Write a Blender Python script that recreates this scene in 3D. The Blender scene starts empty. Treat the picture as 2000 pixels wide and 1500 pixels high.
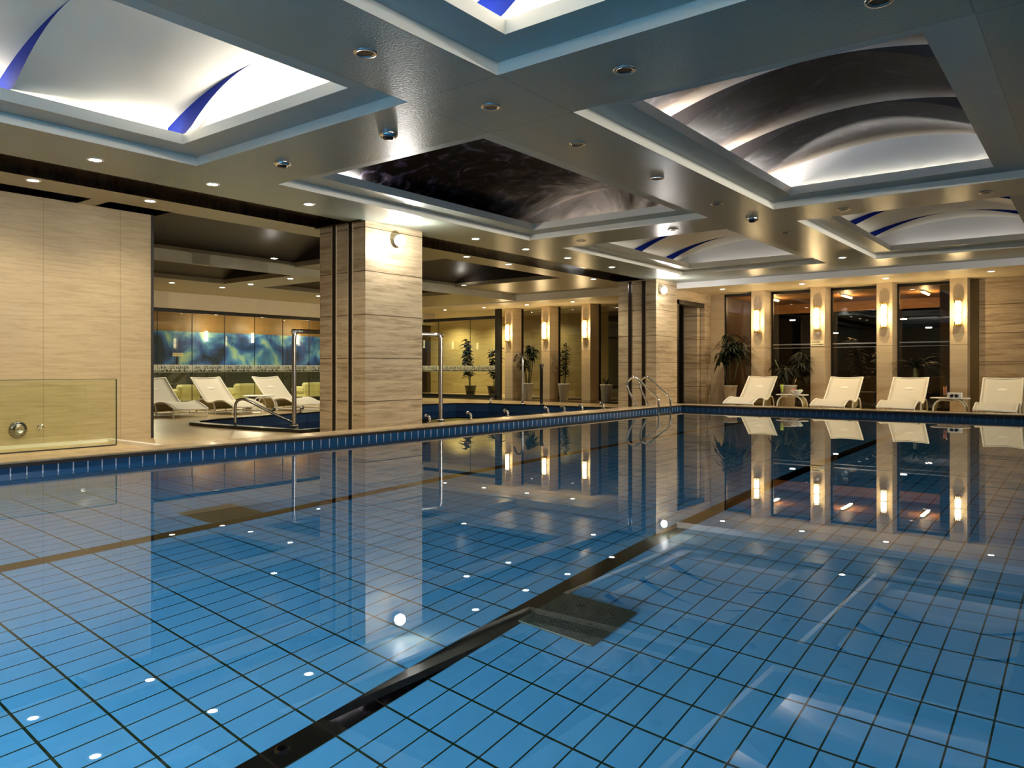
import bpy, math, random
from mathutils import Vector
PI = math.pi
sc = bpy.context.scene
COL = sc.collection
rnd = random.Random(7)

# ------------------------------------------------------------------ materials
def N(nt, typ, **kw):
    n = nt.nodes.new(typ)
    for k, v in kw.items():
        if k in n.inputs: n.inputs[k].default_value = v
        else: setattr(n, k, v)
    return n
def newmat(name):
    m = bpy.data.materials.new(name); m.use_nodes = True
    nt = m.node_tree; nt.nodes.clear()
    o = nt.nodes.new('ShaderNodeOutputMaterial')
    return m, nt, o
def c4(c): return (c[0], c[1], c[2], 1)
def plain(name, col, rough=.5, metal=0, spec=.5, bump=0, bscale=80, var=0, vscale=6, coat=0):
    m, nt, o = newmat(name)
    b = N(nt, 'ShaderNodeBsdfPrincipled'); L = nt.links
    b.inputs['Base Color'].default_value = c4(col); b.inputs['Roughness'].default_value = rough
    b.inputs['Metallic'].default_value = metal; b.inputs['Specular IOR Level'].default_value = spec
    b.inputs['Coat Weight'].default_value = coat
    g = N(nt, 'ShaderNodeNewGeometry')
    if var:
        n = N(nt, 'ShaderNodeTexNoise', Scale=vscale, Detail=4); L.new(g.outputs['Position'], n.inputs['Vector'])
        r = N(nt, 'ShaderNodeValToRGB')
        r.color_ramp.elements[0].position = .3; r.color_ramp.elements[1].position = .7
        r.color_ramp.elements[0].color = c4([x*(1-var) for x in col]); r.color_ramp.elements[1].color = c4([min(1, x*(1+var)) for x in col])
        L.new(n.outputs['Fac'], r.inputs['Fac']); L.new(r.outputs['Color'], b.inputs['Base Color'])
    if bump:
        n2 = N(nt, 'ShaderNodeTexNoise', Scale=bscale, Detail=2); L.new(g.outputs['Position'], n2.inputs['Vector'])
        bp = N(nt, 'ShaderNodeBump', Strength=bump, Distance=.01); L.new(n2.outputs['Fac'], bp.inputs['Height']); L.new(bp.outputs['Normal'], b.inputs['Normal'])
    L.new(b.outputs['BSDF'], o.inputs['Surface'])
    return m
def emit(name, col, s):
    m, nt, o = newmat(name)
    e = N(nt, 'ShaderNodeEmission', Strength=s); e.inputs['Color'].default_value = c4(col)
    nt.links.new(e.outputs[0], o.inputs['Surface']); return m
def math_n(nt, op, a, b=None, c=None):
    n = N(nt, 'ShaderNodeMath', operation=op)
    for i, v in enumerate((a, b, c)):
        if v is None: continue
        if isinstance(v, (int, float)): n.inputs[i].default_value = v
        else: nt.links.new(v, n.inputs[i])
    return n.outputs[0]
def line_mask(nt, coord, period, offset, width):
    """1 on thin lines every PERIOD along COORD"""
    t = math_n(nt, 'SUBTRACT', coord, offset)
    t = math_n(nt, 'DIVIDE', t, period)
    t = math_n(nt, 'FRACT', math_n(nt, 'ADD', t, .5 + 400))
    t = math_n(nt, 'ABSOLUTE', math_n(nt, 'SUBTRACT', t, .5))
    return math_n(nt, 'LESS_THAN', t, width / period / 2)
def mixc(nt, fac, a, b):
    n = N(nt, 'ShaderNodeMix', data_type='RGBA')
    if isinstance(fac, (int, float)): n.inputs[0].default_value = fac
    else: nt.links.new(fac, n.inputs[0])
    for i, v in ((6, a), (7, b)):
        if isinstance(v, tuple): n.inputs[i].default_value = c4(v)
        else: nt.links.new(v, n.inputs[i])
    return n.outputs[2]
def xyz(nt):
    g = N(nt, 'ShaderNodeNewGeometry'); s = N(nt, 'ShaderNodeSeparateXYZ')
    nt.links.new(g.outputs['Position'], s.inputs[0]); return g, s.outputs[0], s.outputs[1], s.outputs[2]
def travertine(name, light, dark, zj=0, z0=.43, hj=0, h0=0, haxis=1, rough=.35, vs=1.0, horizontal=False):
    m, nt, o = newmat(name); L = nt.links
    g, x, y, z = xyz(nt)
    mp = N(nt, 'ShaderNodeMapping'); L.new(g.outputs['Position'], mp.inputs[0])
    mp.inputs['Scale'].default_value = (.7*vs, .7*vs, 11*vs) if not horizontal else (1.2, 7, 3)
    n = N(nt, 'ShaderNodeTexNoise', Scale=1.6, Detail=6, Roughness=.62, Distortion=.5); L.new(mp.outputs[0], n.inputs['Vector'])
    mp2 = N(nt, 'ShaderNodeMapping'); L.new(g.outputs['Position'], mp2.inputs[0])
    mp2.inputs['Scale'].default_value = (4*vs, 4*vs, 75*vs) if not horizontal else (4, 40, 3)
    n2 = N(nt, 'ShaderNodeTexNoise', Scale=1.5, Detail=3); L.new(mp2.outputs[0], n2.inputs['Vector'])
    f = math_n(nt, 'ADD', math_n(nt, 'MULTIPLY', n.outputs['Fac'], .72), math_n(nt, 'MULTIPLY', n2.outputs['Fac'], .28))
    r = N(nt, 'ShaderNodeValToRGB'); L.new(f, r.inputs['Fac'])
    e = r.color_ramp.elements
    e[0].position = .33; e[0].color = c4(dark); e[1].position = .62; e[1].color = c4(light)
    k = e.new(.48); k.color = c4([a*.62+b*.38 for a, b in zip(light, dark)])
    col = r.outputs['Color']
    dk = tuple(d*.45 for d in dark)
    if zj: col = mixc(nt, line_mask(nt, z, zj, z0, .012), col, dk)
    if hj: col = mixc(nt, math_n(nt, 'MULTIPLY', line_mask(nt, (x, y)[haxis], hj, h0, .008), .45), col, dk)
    b = N(nt, 'ShaderNodeBsdfPrincipled', Roughness=rough); L.new(col, b.inputs['Base Color'])
    bp = N(nt, 'ShaderNodeBump', Strength=.12, Distance=.01); L.new(f, bp.inputs['Height']); L.new(bp.outputs[0], b.inputs['Normal'])
    L.new(b.outputs[0], o.inputs['Surface']); return m
def tilemat(name, col, grout, ax, per, off, w, ax2=None, per2=1, off2=0, w2=.006, rough=.15, var=.06, spec=.5):
    m, nt, o = newmat(name); L = nt.links
    g, x, y, z = xyz(nt); A = (x, y, z)
    n = N(nt, 'ShaderNodeTexNoise', Scale=2.2, Detail=2); L.new(g.outputs['Position'], n.inputs['Vector'])
    c = mixc(nt, n.outputs['Fac'], tuple(v*(1-var) for v in col), tuple(v*(1+var) for v in col))
    msk = line_mask(nt, A[ax], per, off, w)
    if ax2 is not None: msk = math_n(nt, 'MAXIMUM', msk, line_mask(nt, A[ax2], per2, off2, w2))
    c = mixc(nt, msk, c, grout)
    b = N(nt, 'ShaderNodeBsdfPrincipled', Roughness=rough); L.new(c, b.inputs['Base Color']); b.inputs['Specular IOR Level'].default_value = spec
    L.new(b.outputs[0], o.inputs['Surface']); return m
def glassmat(name, tint=(.92, .97, .92), ior=1.5, rough=0.0):
    m, nt, o = newmat(name); L = nt.links
    t = N(nt, 'ShaderNodeBsdfTransparent'); t.inputs[0].default_value = c4(tint)
    gl = N(nt, 'ShaderNodeBsdfGlossy', Roughness=rough); fr = N(nt, 'ShaderNodeFresnel'); gg = N(nt, 'ShaderNodeNewGeometry')
    L.new(math_n(nt, 'ADD', math_n(nt, 'MULTIPLY', gg.outputs['Backfacing'], 1/ior-ior), ior), fr.inputs[0])
    mx = N(nt, 'ShaderNodeMixShader'); L.new(fr.outputs[0], mx.inputs[0]); L.new(t.outputs[0], mx.inputs[1]); L.new(gl.outputs[0], mx.inputs[2])
    L.new(mx.outputs[0], o.inputs['Surface']); return m

M = {}
def ceilmat():
    m, nt, o = newmat('ceiling_paint'); L = nt.links
    g, x, y, z = xyz(nt)
    n = N(nt, 'ShaderNodeTexNoise', Scale=1.3, Detail=5, Roughness=.6); L.new(g.outputs['Position'], n.inputs['Vector'])
    c = mixc(nt, n.outputs['Fac'], (.175, .205, .170), (.235, .27, .225))
    msk = None
    for co, vals in ((x, (-7.42, -4.32, -3.42, -.59)), (y, (4.26, 5.25, 10.08, 11.05))):
        for v in vals:
            k = math_n(nt, 'LESS_THAN', math_n(nt, 'ABSOLUTE', math_n(nt, 'SUBTRACT', co, v)), .006)
            msk = k if msk is None else math_n(nt, 'MAXIMUM', msk, k)
    c = mixc(nt, math_n(nt, 'MULTIPLY', msk, .6), c, (.06, .07, .07))
    b = N(nt, 'ShaderNodeBsdfPrincipled', Roughness=.3); L.new(c, b.inputs['Base Color'])
    n2 = N(nt, 'ShaderNodeTexNoise', Scale=55, Detail=2); L.new(g.outputs['Position'], n2.inputs['Vector'])
    bp = N(nt, 'ShaderNodeBump', Strength=.22, Distance=.01); L.new(n2.outputs['Fac'], bp.inputs['Height']); L.new(bp.outputs[0], b.inputs['Normal'])
    L.new(b.outputs[0], o.inputs['Surface']); return m
M['ceil'] = ceilmat()
M['ledge'] = plain('ledge_paint', (.30, .335, .30), .4, var=.05)
M['spaceil'] = plain('spa_ceiling_paint', (.34, .30, .20), .35, var=.05)
M['soffit'] = plain('soffit_paint', (.62, .54, .38), .45, var=.03)
M['trim'] = plain('white_fascia', (.84, .82, .74), .45)
M['vault'] = plain('vault_plaster', (.66, .62, .52), .55, var=.05, vscale=1.2)
M['lunette'] = plain('lunette_plaster', (.80, .80, .82), .55)
M['bluestripe'] = plain('blue_riser', (.004, .018, .22), .5, spec=.1)
M['pic_riser'] = plain('mural_riser', (.01, .008, .012), .5)
M['darkmarble'] = travertine('dark_marble', (.035, .022, .012), (.006, .004, .003), rough=.12, horizontal=True)
M['trav_wall'] = travertine('travertine_wall', (.52, .40, .225), (.37, .27, .14), hj=.93, h0=3.9, haxis=1, vs=2.2)
M['trav_pil'] = travertine('travertine_pillar', (.58, .46, .30), (.20, .135, .07), zj=.62, z0=.43)
M['trav_col'] = travertine('travertine_column', (.56, .46, .31), (.45, .34, .2), zj=1.45, z0=1.42, vs=.5)
M['trav_spa'] = travertine('travertine_spa', (.62, .50, .22), (.42, .31, .12), hj=1.35, h0=-18.0, haxis=0)
M['deck'] = travertine('deck_stone', (.60, .45, .24), (.38, .26, .12), hj=1.2, rough=.3, horizontal=True)
M['coping'] = travertine('coping_stone', (.50, .37, .22), (.36, .25, .13), rough=.22, horizontal=True)
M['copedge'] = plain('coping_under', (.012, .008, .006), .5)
TB = (.066, .265, .46)
M['floor_tile'] = tilemat('pool_floor_tile', TB, (.010, .022, .010), 0, .132, -2.45, .008, 1, .267, 2.81, .012, rough=.4, spec=.1)
M['wall_tile_x'] = tilemat('pool_wall_tile', (.015, .08, .17), (.02, .05, .05), 1, .126, 2.54, .007, 2, .26, -.1, .007)
M['wall_tile_y'] = tilemat('pool_end_tile', (.015, .08, .17), (.02, .05, .05), 0, .126, 2.54, .007, 2, .26, -.1, .007)
M['band_x'] = tilemat('waterline_tile', (.016, .07, .165), (.55, .60, .68), 1, .126, 2.54, .010, var=.15)
M['band_y'] = tilemat('waterline_end_tile', (.012, .05, .13), (.12, .18, .26), 0, .126, -7.0, .010, var=.15)
M['lane'] = tilemat('black_lane_tile', (.002, .0018, .002), (.02, .013, .008), 1, .267, 2.81, .008, rough=.6, spec=0)
M['spa_tile'] = tilemat('spa_pool_tile', (.012, .035, .085), (.01, .02, .05), 0, .3, 0, .006, 1, .3, 0, .006)
M['blackgran'] = plain('black_granite', (.008, .008, .009), .12)
def watermat(name, tint):
    m, nt, o = newmat(name)
    b = N(nt, 'ShaderNodeBsdfGlass', Roughness=0.0, IOR=1.333); b.inputs['Color'].default_value = c4(tint)
    nt.links.new(b.outputs[0], o.inputs['Surface']); return m
M['water'] = watermat('pool_water', (.96, .99, 1))
M['spawater'] = watermat('spa_water', (.5, .6, .7))
M['glass'] = glassmat('clear_glass', (.95, .97, .90))
M['winglass'] = glassmat('window_glass', (.62, .62, .60), 1.7)
M['screen'] = glassmat('green_glass_screen', (.93, .96, .87), 1.4)
M['drink'] = glassmat('tumbler_glass', (.95, .97, .95))
M['chrome'] = plain('chrome', (.75, .75, .76), .12, 1)
M['steel'] = plain('brushed_steel', (.55, .52, .50), .22, 1)
M['dchrome'] = plain('dark_chrome', (.32, .31, .32), .1, 1)
M['brass'] = plain('brass', (.75, .52, .16), .25, 1)
M['black'] = plain('black_metal', (.008, .007, .006), .35)
M['bronze'] = plain('bronze_track', (.014, .010, .008), .3)
M['white'] = plain('white_plastic', (.75, .74, .70), .4)
M['wicker'] = None
def wicker(name, a, b_, ang=False):
    m, nt, o = newmat(name); L = nt.links
    tc = N(nt, 'ShaderNodeTexCoord'); w = N(nt, 'ShaderNodeTexWave', Scale=28, Distortion=0); w.bands_direction = 'X'
    L.new(tc.outputs['Object'], w.inputs['Vector'])
    w2 = N(nt, 'ShaderNodeTexWave', Scale=40, Distortion=0); w2.bands_direction = 'Y'; L.new(tc.outputs['Object'], w2.inputs['Vector'])
    f = math_n(nt, 'ADD', math_n(nt, 'MULTIPLY', w.outputs['Fac'], .7), math_n(nt, 'MULTIPLY', w2.outputs['Fac'], .3))
    c = mixc(nt, f, b_, a)
    b = N(nt, 'ShaderNodeBsdfPrincipled', Roughness=.55); L.new(c, b.inputs['Base Color'])
    bp = N(nt, 'ShaderNodeBump', Strength=.3, Distance=.004); L.new(f, bp.inputs['Height']); L.new(bp.outputs[0], b.inputs['Normal'])
    L.new(b.outputs[0], o.inputs['Surface']); return m
M['wicker'] = wicker('white_wicker', (.80, .76, .64), (.55, .51, .41))
M['skirt'] = wicker('tan_wicker', (.42, .36, .16), (.22, .18, .07))
M['frame'] = plain('cream_frame', (.82, .79, .68), .35)
M['leaf'] = plain('leaf_green', (.010, .026, .007), .5, spec=.2, var=.5, vscale=9)
M['leaf2'] = plain('leaf_dark', (.004, .009, .004), .5, spec=.15, var=.5, vscale=9)
M['stem'] = plain('plant_stem', (.06, .07, .02), .6)
M['soil'] = plain('soil', (.02, .012, .008), .9)
M['pot'] = plain('white_ceramic', (.62, .59, .52), .3)
M['pot2'] = plain('black_pot', (.012, .010, .009), .35)
M['sofa'] = plain('lime_upholstery', (.62, .58, .26), .7, var=.08)
M['night'] = plain('night_wall', (.004, .004, .006), .6)
M['lobby'] = plain('lobby_ceiling', (.62, .32, .11), .5)
M['fabric_w'] = plain('white_cloth', (.8, .79, .76), .8)
M['darklens'] = plain('dark_lens', (.01, .008, .01), .1)
M['green_drink'] = plain('lime_drink', (.55, .68, .06), .2)
M['red_drink'] = plain('tea_drink', (.50, .12, .03), .2)
M['fruit_r'] = plain('red_fruit', (.55, .07, .03), .35)
M['fruit_o'] = plain('orange_fruit', (.75, .28, .07), .4)
M['fruit_g'] = plain('green_fruit', (.22, .38, .06), .4)
M['sign'] = plain('cream_plaque', (.74, .66, .42), .4)
M['ink'] = plain('sign_ink', (.012, .010, .006), .6)
def etchmat():
    m, nt, o = newmat('etched_band'); L = nt.links
    t = N(nt, 'ShaderNodeBsdfTransparent'); d = N(nt, 'ShaderNodeBsdfDiffuse'); d.inputs[0].default_value = (.7, .72, .6, 1)
    mx = N(nt, 'ShaderNodeMixShader'); mx.inputs[0].default_value = .5
    L.new(t.outputs[0], mx.inputs[1]); L.new(d.outputs[0], mx.inputs[2]); L.new(mx.outputs[0], o.inputs['Surface']); return m
M['etch'] = etchmat()
M['lens'] = emit('downlight_lens', (1, .93, .80), 40)
M['lens_hot'] = emit('spot_lens', (1, .97, .92), 260)
M['sconce'] = emit('sconce_glass', (1, .80, .42), 5)
M['tubelamp'] = emit('tube_lamp', (1, .66, .30), 40)
M['citylamp'] = emit('distant_lamp', (1, .93, .8), 14)
M['offlens'] = plain('unlit_lens', (.010, .010, .011), .25)
def paintmat(name, bays, seed):
    """dark figurative-looking ceiling mural: each bay runs from near black to pale at its far edge"""
    m, nt, o = newmat(name); L = nt.links
    g, x, y, z = xyz(nt)
    n = N(nt, 'ShaderNodeTexNoise', Scale=.9, Detail=6, Roughness=.6, Distortion=1.6)
    mp = N(nt, 'ShaderNodeMapping'); mp.inputs['Location'].default_value = (seed, seed*.7, 0); L.new(g.outputs['Position'], mp.inputs[0]); L.new(mp.outputs[0], n.inputs['Vector'])
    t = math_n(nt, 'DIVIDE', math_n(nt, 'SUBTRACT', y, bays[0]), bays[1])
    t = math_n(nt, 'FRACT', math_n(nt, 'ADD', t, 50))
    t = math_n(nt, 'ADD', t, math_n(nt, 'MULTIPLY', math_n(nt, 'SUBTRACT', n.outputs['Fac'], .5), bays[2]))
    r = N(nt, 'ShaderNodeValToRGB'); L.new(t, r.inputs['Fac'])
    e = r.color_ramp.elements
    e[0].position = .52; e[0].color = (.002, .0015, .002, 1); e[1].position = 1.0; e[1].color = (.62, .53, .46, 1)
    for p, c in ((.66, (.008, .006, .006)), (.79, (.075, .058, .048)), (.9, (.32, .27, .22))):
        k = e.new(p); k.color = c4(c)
    n3 = N(nt, 'ShaderNodeTexNoise', Scale=2.4, Detail=5, Distortion=2.5); L.new(mp.outputs[0], n3.inputs['Vector'])
    r3 = N(nt, 'ShaderNodeValToRGB'); L.new(n3.outputs['Fac'], r3.inputs['Fac'])
    e = r3.color_ramp.elements
    e[0].position = .52; e[0].color = (0, 0, 0, 1); e[1].position = .75; e[1].color = (.16, .13, .13, 1)
    k = e.new(.62); k.color = (.035, .028, .05, 1)
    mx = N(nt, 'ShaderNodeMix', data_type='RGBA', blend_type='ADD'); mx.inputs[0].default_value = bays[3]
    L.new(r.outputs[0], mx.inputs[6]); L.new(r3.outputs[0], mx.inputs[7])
    b = N(nt, 'ShaderNodeBsdfPrincipled', Roughness=.5); b.inputs['Specular IOR Level'].default_value = .04; L.new(mx.outputs[2], b.inputs['Base Color'])
    L.new(b.outputs[0], o.inputs['Surface']); return m
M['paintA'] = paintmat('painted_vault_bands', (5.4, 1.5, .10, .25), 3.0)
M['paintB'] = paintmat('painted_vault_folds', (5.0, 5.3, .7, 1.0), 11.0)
def muralmat():
    m, nt, o = newmat('sky_mural'); L = nt.links
    g, x, y, z = xyz(nt)
    n = N(nt, 'ShaderNodeTexNoise', Scale=1.1, Detail=6, Distortion=.7); L.new(g.outputs['Position'], n.inputs['Vector'])
    r = N(nt, 'ShaderNodeValToRGB'); L.new(n.outputs['Fac'], r.inputs['Fac'])
    e = r.color_ramp.elements
    e[0].position = .36; e[0].color = (.004, .02, .06, 1); e[1].position = .68; e[1].color = (.45, .60, .42, 1)
    for p, c in ((.46, (.02, .09, .36)), (.53, (.09, .28, .55)), (.59, (.30, .48, .42))):
        k = e.new(p); k.color = c4(c)
    b = N(nt, 'ShaderNodeBsdfPrincipled', Roughness=.5); L.new(r.outputs[0], b.inputs['Base Color'])
    L.new(b.outputs[0], o.inputs['Surface']); return m
M['mural'] = muralmat()
M['warmwood'] = plain('warm_panel', (.30, .17, .06), .5, var=.1)

# ------------------------------------------------------------------ mesh helpers
class MB:
    def __init__(s): s.v = []; s.f = []; s.m = []; s.sm = []
    def add(s, vs, fs, mi=0, smooth=False):
        b = len(s.v); s.v += [tuple(p) for p in vs]
        for f in fs: s.f.append(tuple(b+i for i in f)); s.m.append(mi); s.sm.append(smooth)
        return s
    def quad(s, a, b, c, d, mi=0): return s.add((a, b, c, d), ((0, 1, 2, 3),), mi)
    def box(s, x0, x1, y0, y1, z0, z1, mi=0):
        v = [(x, y, z) for z in (z0, z1) for y in (y0, y1) for x in (x0, x1)]
        return s.add(v, ((0, 2, 3, 1), (4, 5, 7, 6), (0, 1, 5, 4), (2, 6, 7, 3), (0, 4, 6, 2), (1, 3, 7, 5)), mi)
    def rbox(s, x0, x1, y0, y1, z0, z1, r=.02, mi=0):
        """box with chamfered edges"""
        vs = []; 
        def ring(z, i):
            return [(x0+i+r, y0+i, z), (x1-i-r, y0+i, z), (x1-i, y0+i+r, z), (x1-i, y1-i-r, z), (x1-i-r, y1-i, z), (x0+i+r, y1-i, z), (x0+i, y1-i-r, z), (x0+i, y0+i+r, z)]
        rr = min(r, (z1-z0)/2)
        for z, i in ((z0, r*.5), (z0+rr, 0), (z1-rr, 0), (z1, r*.5)): vs += ring(z, i)
        fs = [tuple(range(7, -1, -1)), tuple(range(24, 32))]
        for k in range(3):
            for i in range(8): j = (i+1) % 8; fs.append((k*8+i, k*8+j, k*8+8+j, k*8+8+i))
        return s.add(vs, fs, mi)
    def tube(s, pts, r, n=8, mi=0, cap=True, radii=None):
        P = [Vector(p) for p in pts]; vs = []; fs = []
        up = None
        for i, p in enumerate(P):
            d = (P[min(i+1, len(P)-1)] - P[max(i-1, 0)]).normalized()
            if up is None: up = Vector((0, 0, 1)) if abs(d.z) < .9 else Vector((1, 0, 0))
            a = d.cross(up).normalized(); b = a.cross(d).normalized(); up = b
            rr = radii[i] if radii else r
            for k in range(n):
                t = 2*PI*k/n; vs.append(p + a*math.cos(t)*rr + b*math.sin(t)*rr)
        for i in range(len(P)-1):
            for k in range(n): j = (k+1) % n; fs.append((i*n+k, i*n+j, i*n+n+j, i*n+n+k))
        if cap: fs += [tuple(range(n-1, -1, -1)), tuple(range((len(P)-1)*n, len(P)*n))]
        return s.add(vs, fs, mi, True)
    def lathe(s, prof, c=(0, 0, 0), n=20, mi=0, axis='z', a0=0, a1=2*PI):
        vs = []; fs = []; full = abs(a1-a0-2*PI) < 1e-6; m = n if full else n+1
        for r, h in prof:
            for k in range(m):
                t = a0+(a1-a0)*k/n; p = (r*math.cos(t), r*math.sin(t), h)
                if axis == 'x': p = (p[2], p[0], p[1])
                if axis == 'y': p = (p[0], p[2], p[1])
                vs.append((c[0]+p[0], c[1]+p[1], c[2]+p[2]))
        for i in range(len(prof)-1):
            for k in range(n): j = (k+1) % m; fs.append((i*m+k, i*m+j, i*m+m+j, i*m+m+k))
        return s.add(vs, fs, mi, True)
    def build(s, name, mats, parent=None, loc=(0, 0, 0)):
        me = bpy.data.meshes.new(name); me.from_pydata(s.v, [], s.f)
        if not isinstance(mats, (list, tuple)): mats = [mats]
        for m in mats: me.materials.append(m)
        for i, p in enumerate(me.polygons): p.material_index = s.m[i]; p.use_smooth = s.sm[i]
        me.update()
        o = bpy.data.objects.new(name, me); COL.objects.link(o); o.location = loc
        if parent: o.parent = parent
        return o
def catmull(pts, k=6):
    P = [Vector(p) for p in pts]; out = []
    for i in range(len(P)-1):
        a, b, c, d = P[max(i-1, 0)], P[i], P[i+1], P[min(i+2, len(P)-1)]
        for j in range(k):
            t = j/k; out.append(.5*((2*b)+(c-a)*t+(2*a-5*b+4*c-d)*t*t+(3*b-a-3*c+d)*t**3))
    out.append(P[-1]); return out
def empty(name, loc=(0, 0, 0), rz=0):
    o = bpy.data.objects.new(name, None); COL.objects.link(o); o.location = loc; o.rotation_euler = (0, 0, rz); o.empty_display_size = .1
    return o
def tag(o, label, cat, group=None, kind=None):
    o['label'] = label; o['category'] = cat
    if group: o['group'] = group
    if kind: o['kind'] = kind
    return o
def struct(o): o['kind'] = 'structure'; return o
def children(o): return [c for c in bpy.data.objects if c.parent == o]
def dup(o, parent=None):
    c = o.copy(); COL.objects.link(c)
    if parent: c.parent = parent
    for ch in children(o): dup(ch, c)
    return c
def inst(proto, i, loc, label, rz=None):
    o = proto if i == 0 else dup(proto)
    o.location = loc; o['label'] = label
    if rz is not None: o.rotation_euler = (0, 0, rz)
    return o
def light(name, typ, loc, power, col=(1, .86, .66), size=.05, spot=None, rot=(0, 0, 0), blend=.6, sy=None):
    d = bpy.data.lights.new(name, typ); d.energy = power; d.color = col
    if typ == 'AREA':
        d.shape = 'RECTANGLE'; d.size = size; d.size_y = sy or size
    else: d.shadow_soft_size = 0 if typ == 'POINT' else size
    if typ == 'SPOT': d.spot_size = spot; d.spot_blend = blend
    o = bpy.data.objects.new(name, d); COL.objects.link(o); o.location = loc; o.rotation_euler = rot
    return o

# ------------------------------------------------------------------ constants (metres, water surface z = 0)
H, HS, HP = 3.0, 2.86, 2.83      # hall ceiling, far soffit, spa ceiling
DK = -.05                        # deck
PX, PY = -7.37, 15.72            # pool left edge, pool far edge
PR, PN = 4.2, -3.2               # pool right and near edges (outside the picture)
PD = -1.35                       # pool floor

# ------------------------------------------------------------------ pool
b = MB().quad((PX, PN, PD), (PR, PN, PD), (PR, PY, PD), (PX, PY, PD))
struct(b.build('floor_pool', M['floor_tile']))
b = MB()
b.quad((PX, PN, PD), (PX, PY, PD), (PX, PY, -.16), (PX, PN, -.16), 0).quad((PX, PN, -.16), (PX, PY, -.16), (PX, PY, .065), (PX, PN, .065), 1)
struct(b.build('wall_pool_left', [M['wall_tile_x'], M['band_x']]))
b = MB()
b.quad((PX, PY, PD), (PR, PY, PD), (PR, PY, -.16), (PX, PY, -.16), 0).quad((PX, PY, -.16), (PR, PY, -.16), (PR, PY, .065), (PX, PY, .065), 1)
struct(b.build('wall_pool_far', [M['wall_tile_y'], M['band_y']]))
b = MB().quad((PR, PN, PD), (PR, PY, PD), (PR, PY, .065), (PR, PN, .065))
struct(b.build('wall_pool_right', M['wall_tile_x']))
b = MB().quad((PX, PN, PD), (PR, PN, PD), (PR, PN, .065), (PX, PN, .065))
struct(b.build('wall_pool_near', M['wall_tile_y']))
w = MB().quad((PX, PN, 0), (PR, PN, 0), (PR, PY, 0), (PX, PY, 0)).build('water', M['water']); struct(w)
# lane lines and drains on the pool floor
for i, (x0, lab) in enumerate(((-2.582, 'black tiled lane line crossing the middle of the pool floor'),
                               (-5.36, 'black tiled lane line nearer the left pool edge'))):
    tag(MB().box(x0, x0+.13, PN, PY-.3, PD-.02, PD+.004).build('lane_line', M['lane']), lab, 'lane marking', 'pool lane lines')
def drain(x, y, lab):
    e = empty('drain_grate', (x, y, PD+.004)); tag(e, lab, 'drain', 'pool floor drains')
    p = MB().rbox(-.235, .235, -.235, .235, 0, .02, .008).build('plate', plate_m, e)
    h = MB()
    for i in range(15):
        for j in range(15):
            px, py = -.196+i*.028, -.196+j*.028
            if math.hypot(px, py) < .262: h.lathe([(.0085, .0), (.0085, .0012), (0, .0012)], (px, py, .0195), 7)
    h.build('hole', M['black'], e)['kind'] = 'stuff'
plate_m = plain('drain_plate', (.014, .030, .022), .45, 0, spec=.25, bump=.3, bscale=60)
drain(-2.235, 3.48, 'square perforated drain plate touching the long middle lane line')
drain(-5.60, 3.42, 'square perforated drain plate beside the left lane line')

# raised lip (coping) round the pool
def lip(name, x0, x1, y0, y1, side):
    b = MB().rbox(x0, x1, y0, y1, .088, .108, .008, 0)
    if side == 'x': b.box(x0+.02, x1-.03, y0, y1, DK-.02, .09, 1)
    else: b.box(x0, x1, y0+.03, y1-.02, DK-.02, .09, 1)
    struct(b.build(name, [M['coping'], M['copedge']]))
lip('trim_1', PX-.36, PX+.02, PN, PY+.36, 'x')
lip('trim_2', PX+.02, PR+.5, PY-.02, PY+.36, 'y')
# dark strip right under the lip: brown nosing, overhang's shade put into its colour
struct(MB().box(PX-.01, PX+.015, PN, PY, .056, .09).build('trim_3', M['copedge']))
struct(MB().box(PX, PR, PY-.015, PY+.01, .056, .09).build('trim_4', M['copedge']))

# decks
b = MB()
b.quad((-10.35, -5, DK), (PX-.02, -5, DK), (PX-.02, 6.6, DK), (-10.35, 6.6, DK))
b.quad((-18.6, 4.5, DK), (-10.35, 4.5, DK), (-10.35, 6.6, DK), (-18.6, 6.6, DK))
b.quad((PX-.02, PY, DK), (7.5, PY, DK), (7.5, 19.6, DK), (PX-.02, 19.6, DK))
b.quad((PR, -5, DK), (7.5, -5, DK), (7.5, PY, DK), (PR, PY, DK))
b.quad((-22, 4.5, DK), (-18.6, 4.5, DK), (-18.6, 20.8, DK), (-22, 20.8, DK))
b.quad((-18.6, 19, DK), (-8.2, 19, DK), (-8.2, 22.2, DK), (-18.6, 22.2, DK)).quad((-22, 20.8, DK), (-18.6, 20.8, DK), (-18.6, 22.2, DK), (-22, 22.2, DK))
b.quad((PX-.02, PN, DK), (PR, PN, DK), (PR, -5, DK), (PX-.02, -5, DK))
# spa pool outline
SP = [(-9.3, 6.98), (-10.5, 6.84), (-11.5, 6.78), (-12.1, 6.82), (-12.42, 7.0), (-12.62, 7.4), (-12.85, 8.5), (-13.15, 10.3), (-13.42, 12), (-13.65, 14), (-13.5, 15),
      (-12.6, 15.45), (-11, 15.5), (-9.3, 15.5), (-8.75, 15.4), (-8.72, 14), (-8.72, 11), (-8.74, 8.95), (-9.3, 8.75)]
spc = Vector((-11.2, 11.2))
def inset(p, k):
    P = SP; i = P.index(p); a = Vector(P[i-1]); c = Vector(P[(i+1) % len(P)]); q = Vector(p)
    t = (c-a).normalized(); n = Vector((-t.y, t.x))
    if (spc-q).dot(n) < 0: n = -n
    return tuple(q+n*k)
SPin = [inset(p, .17) for p in SP]
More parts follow.
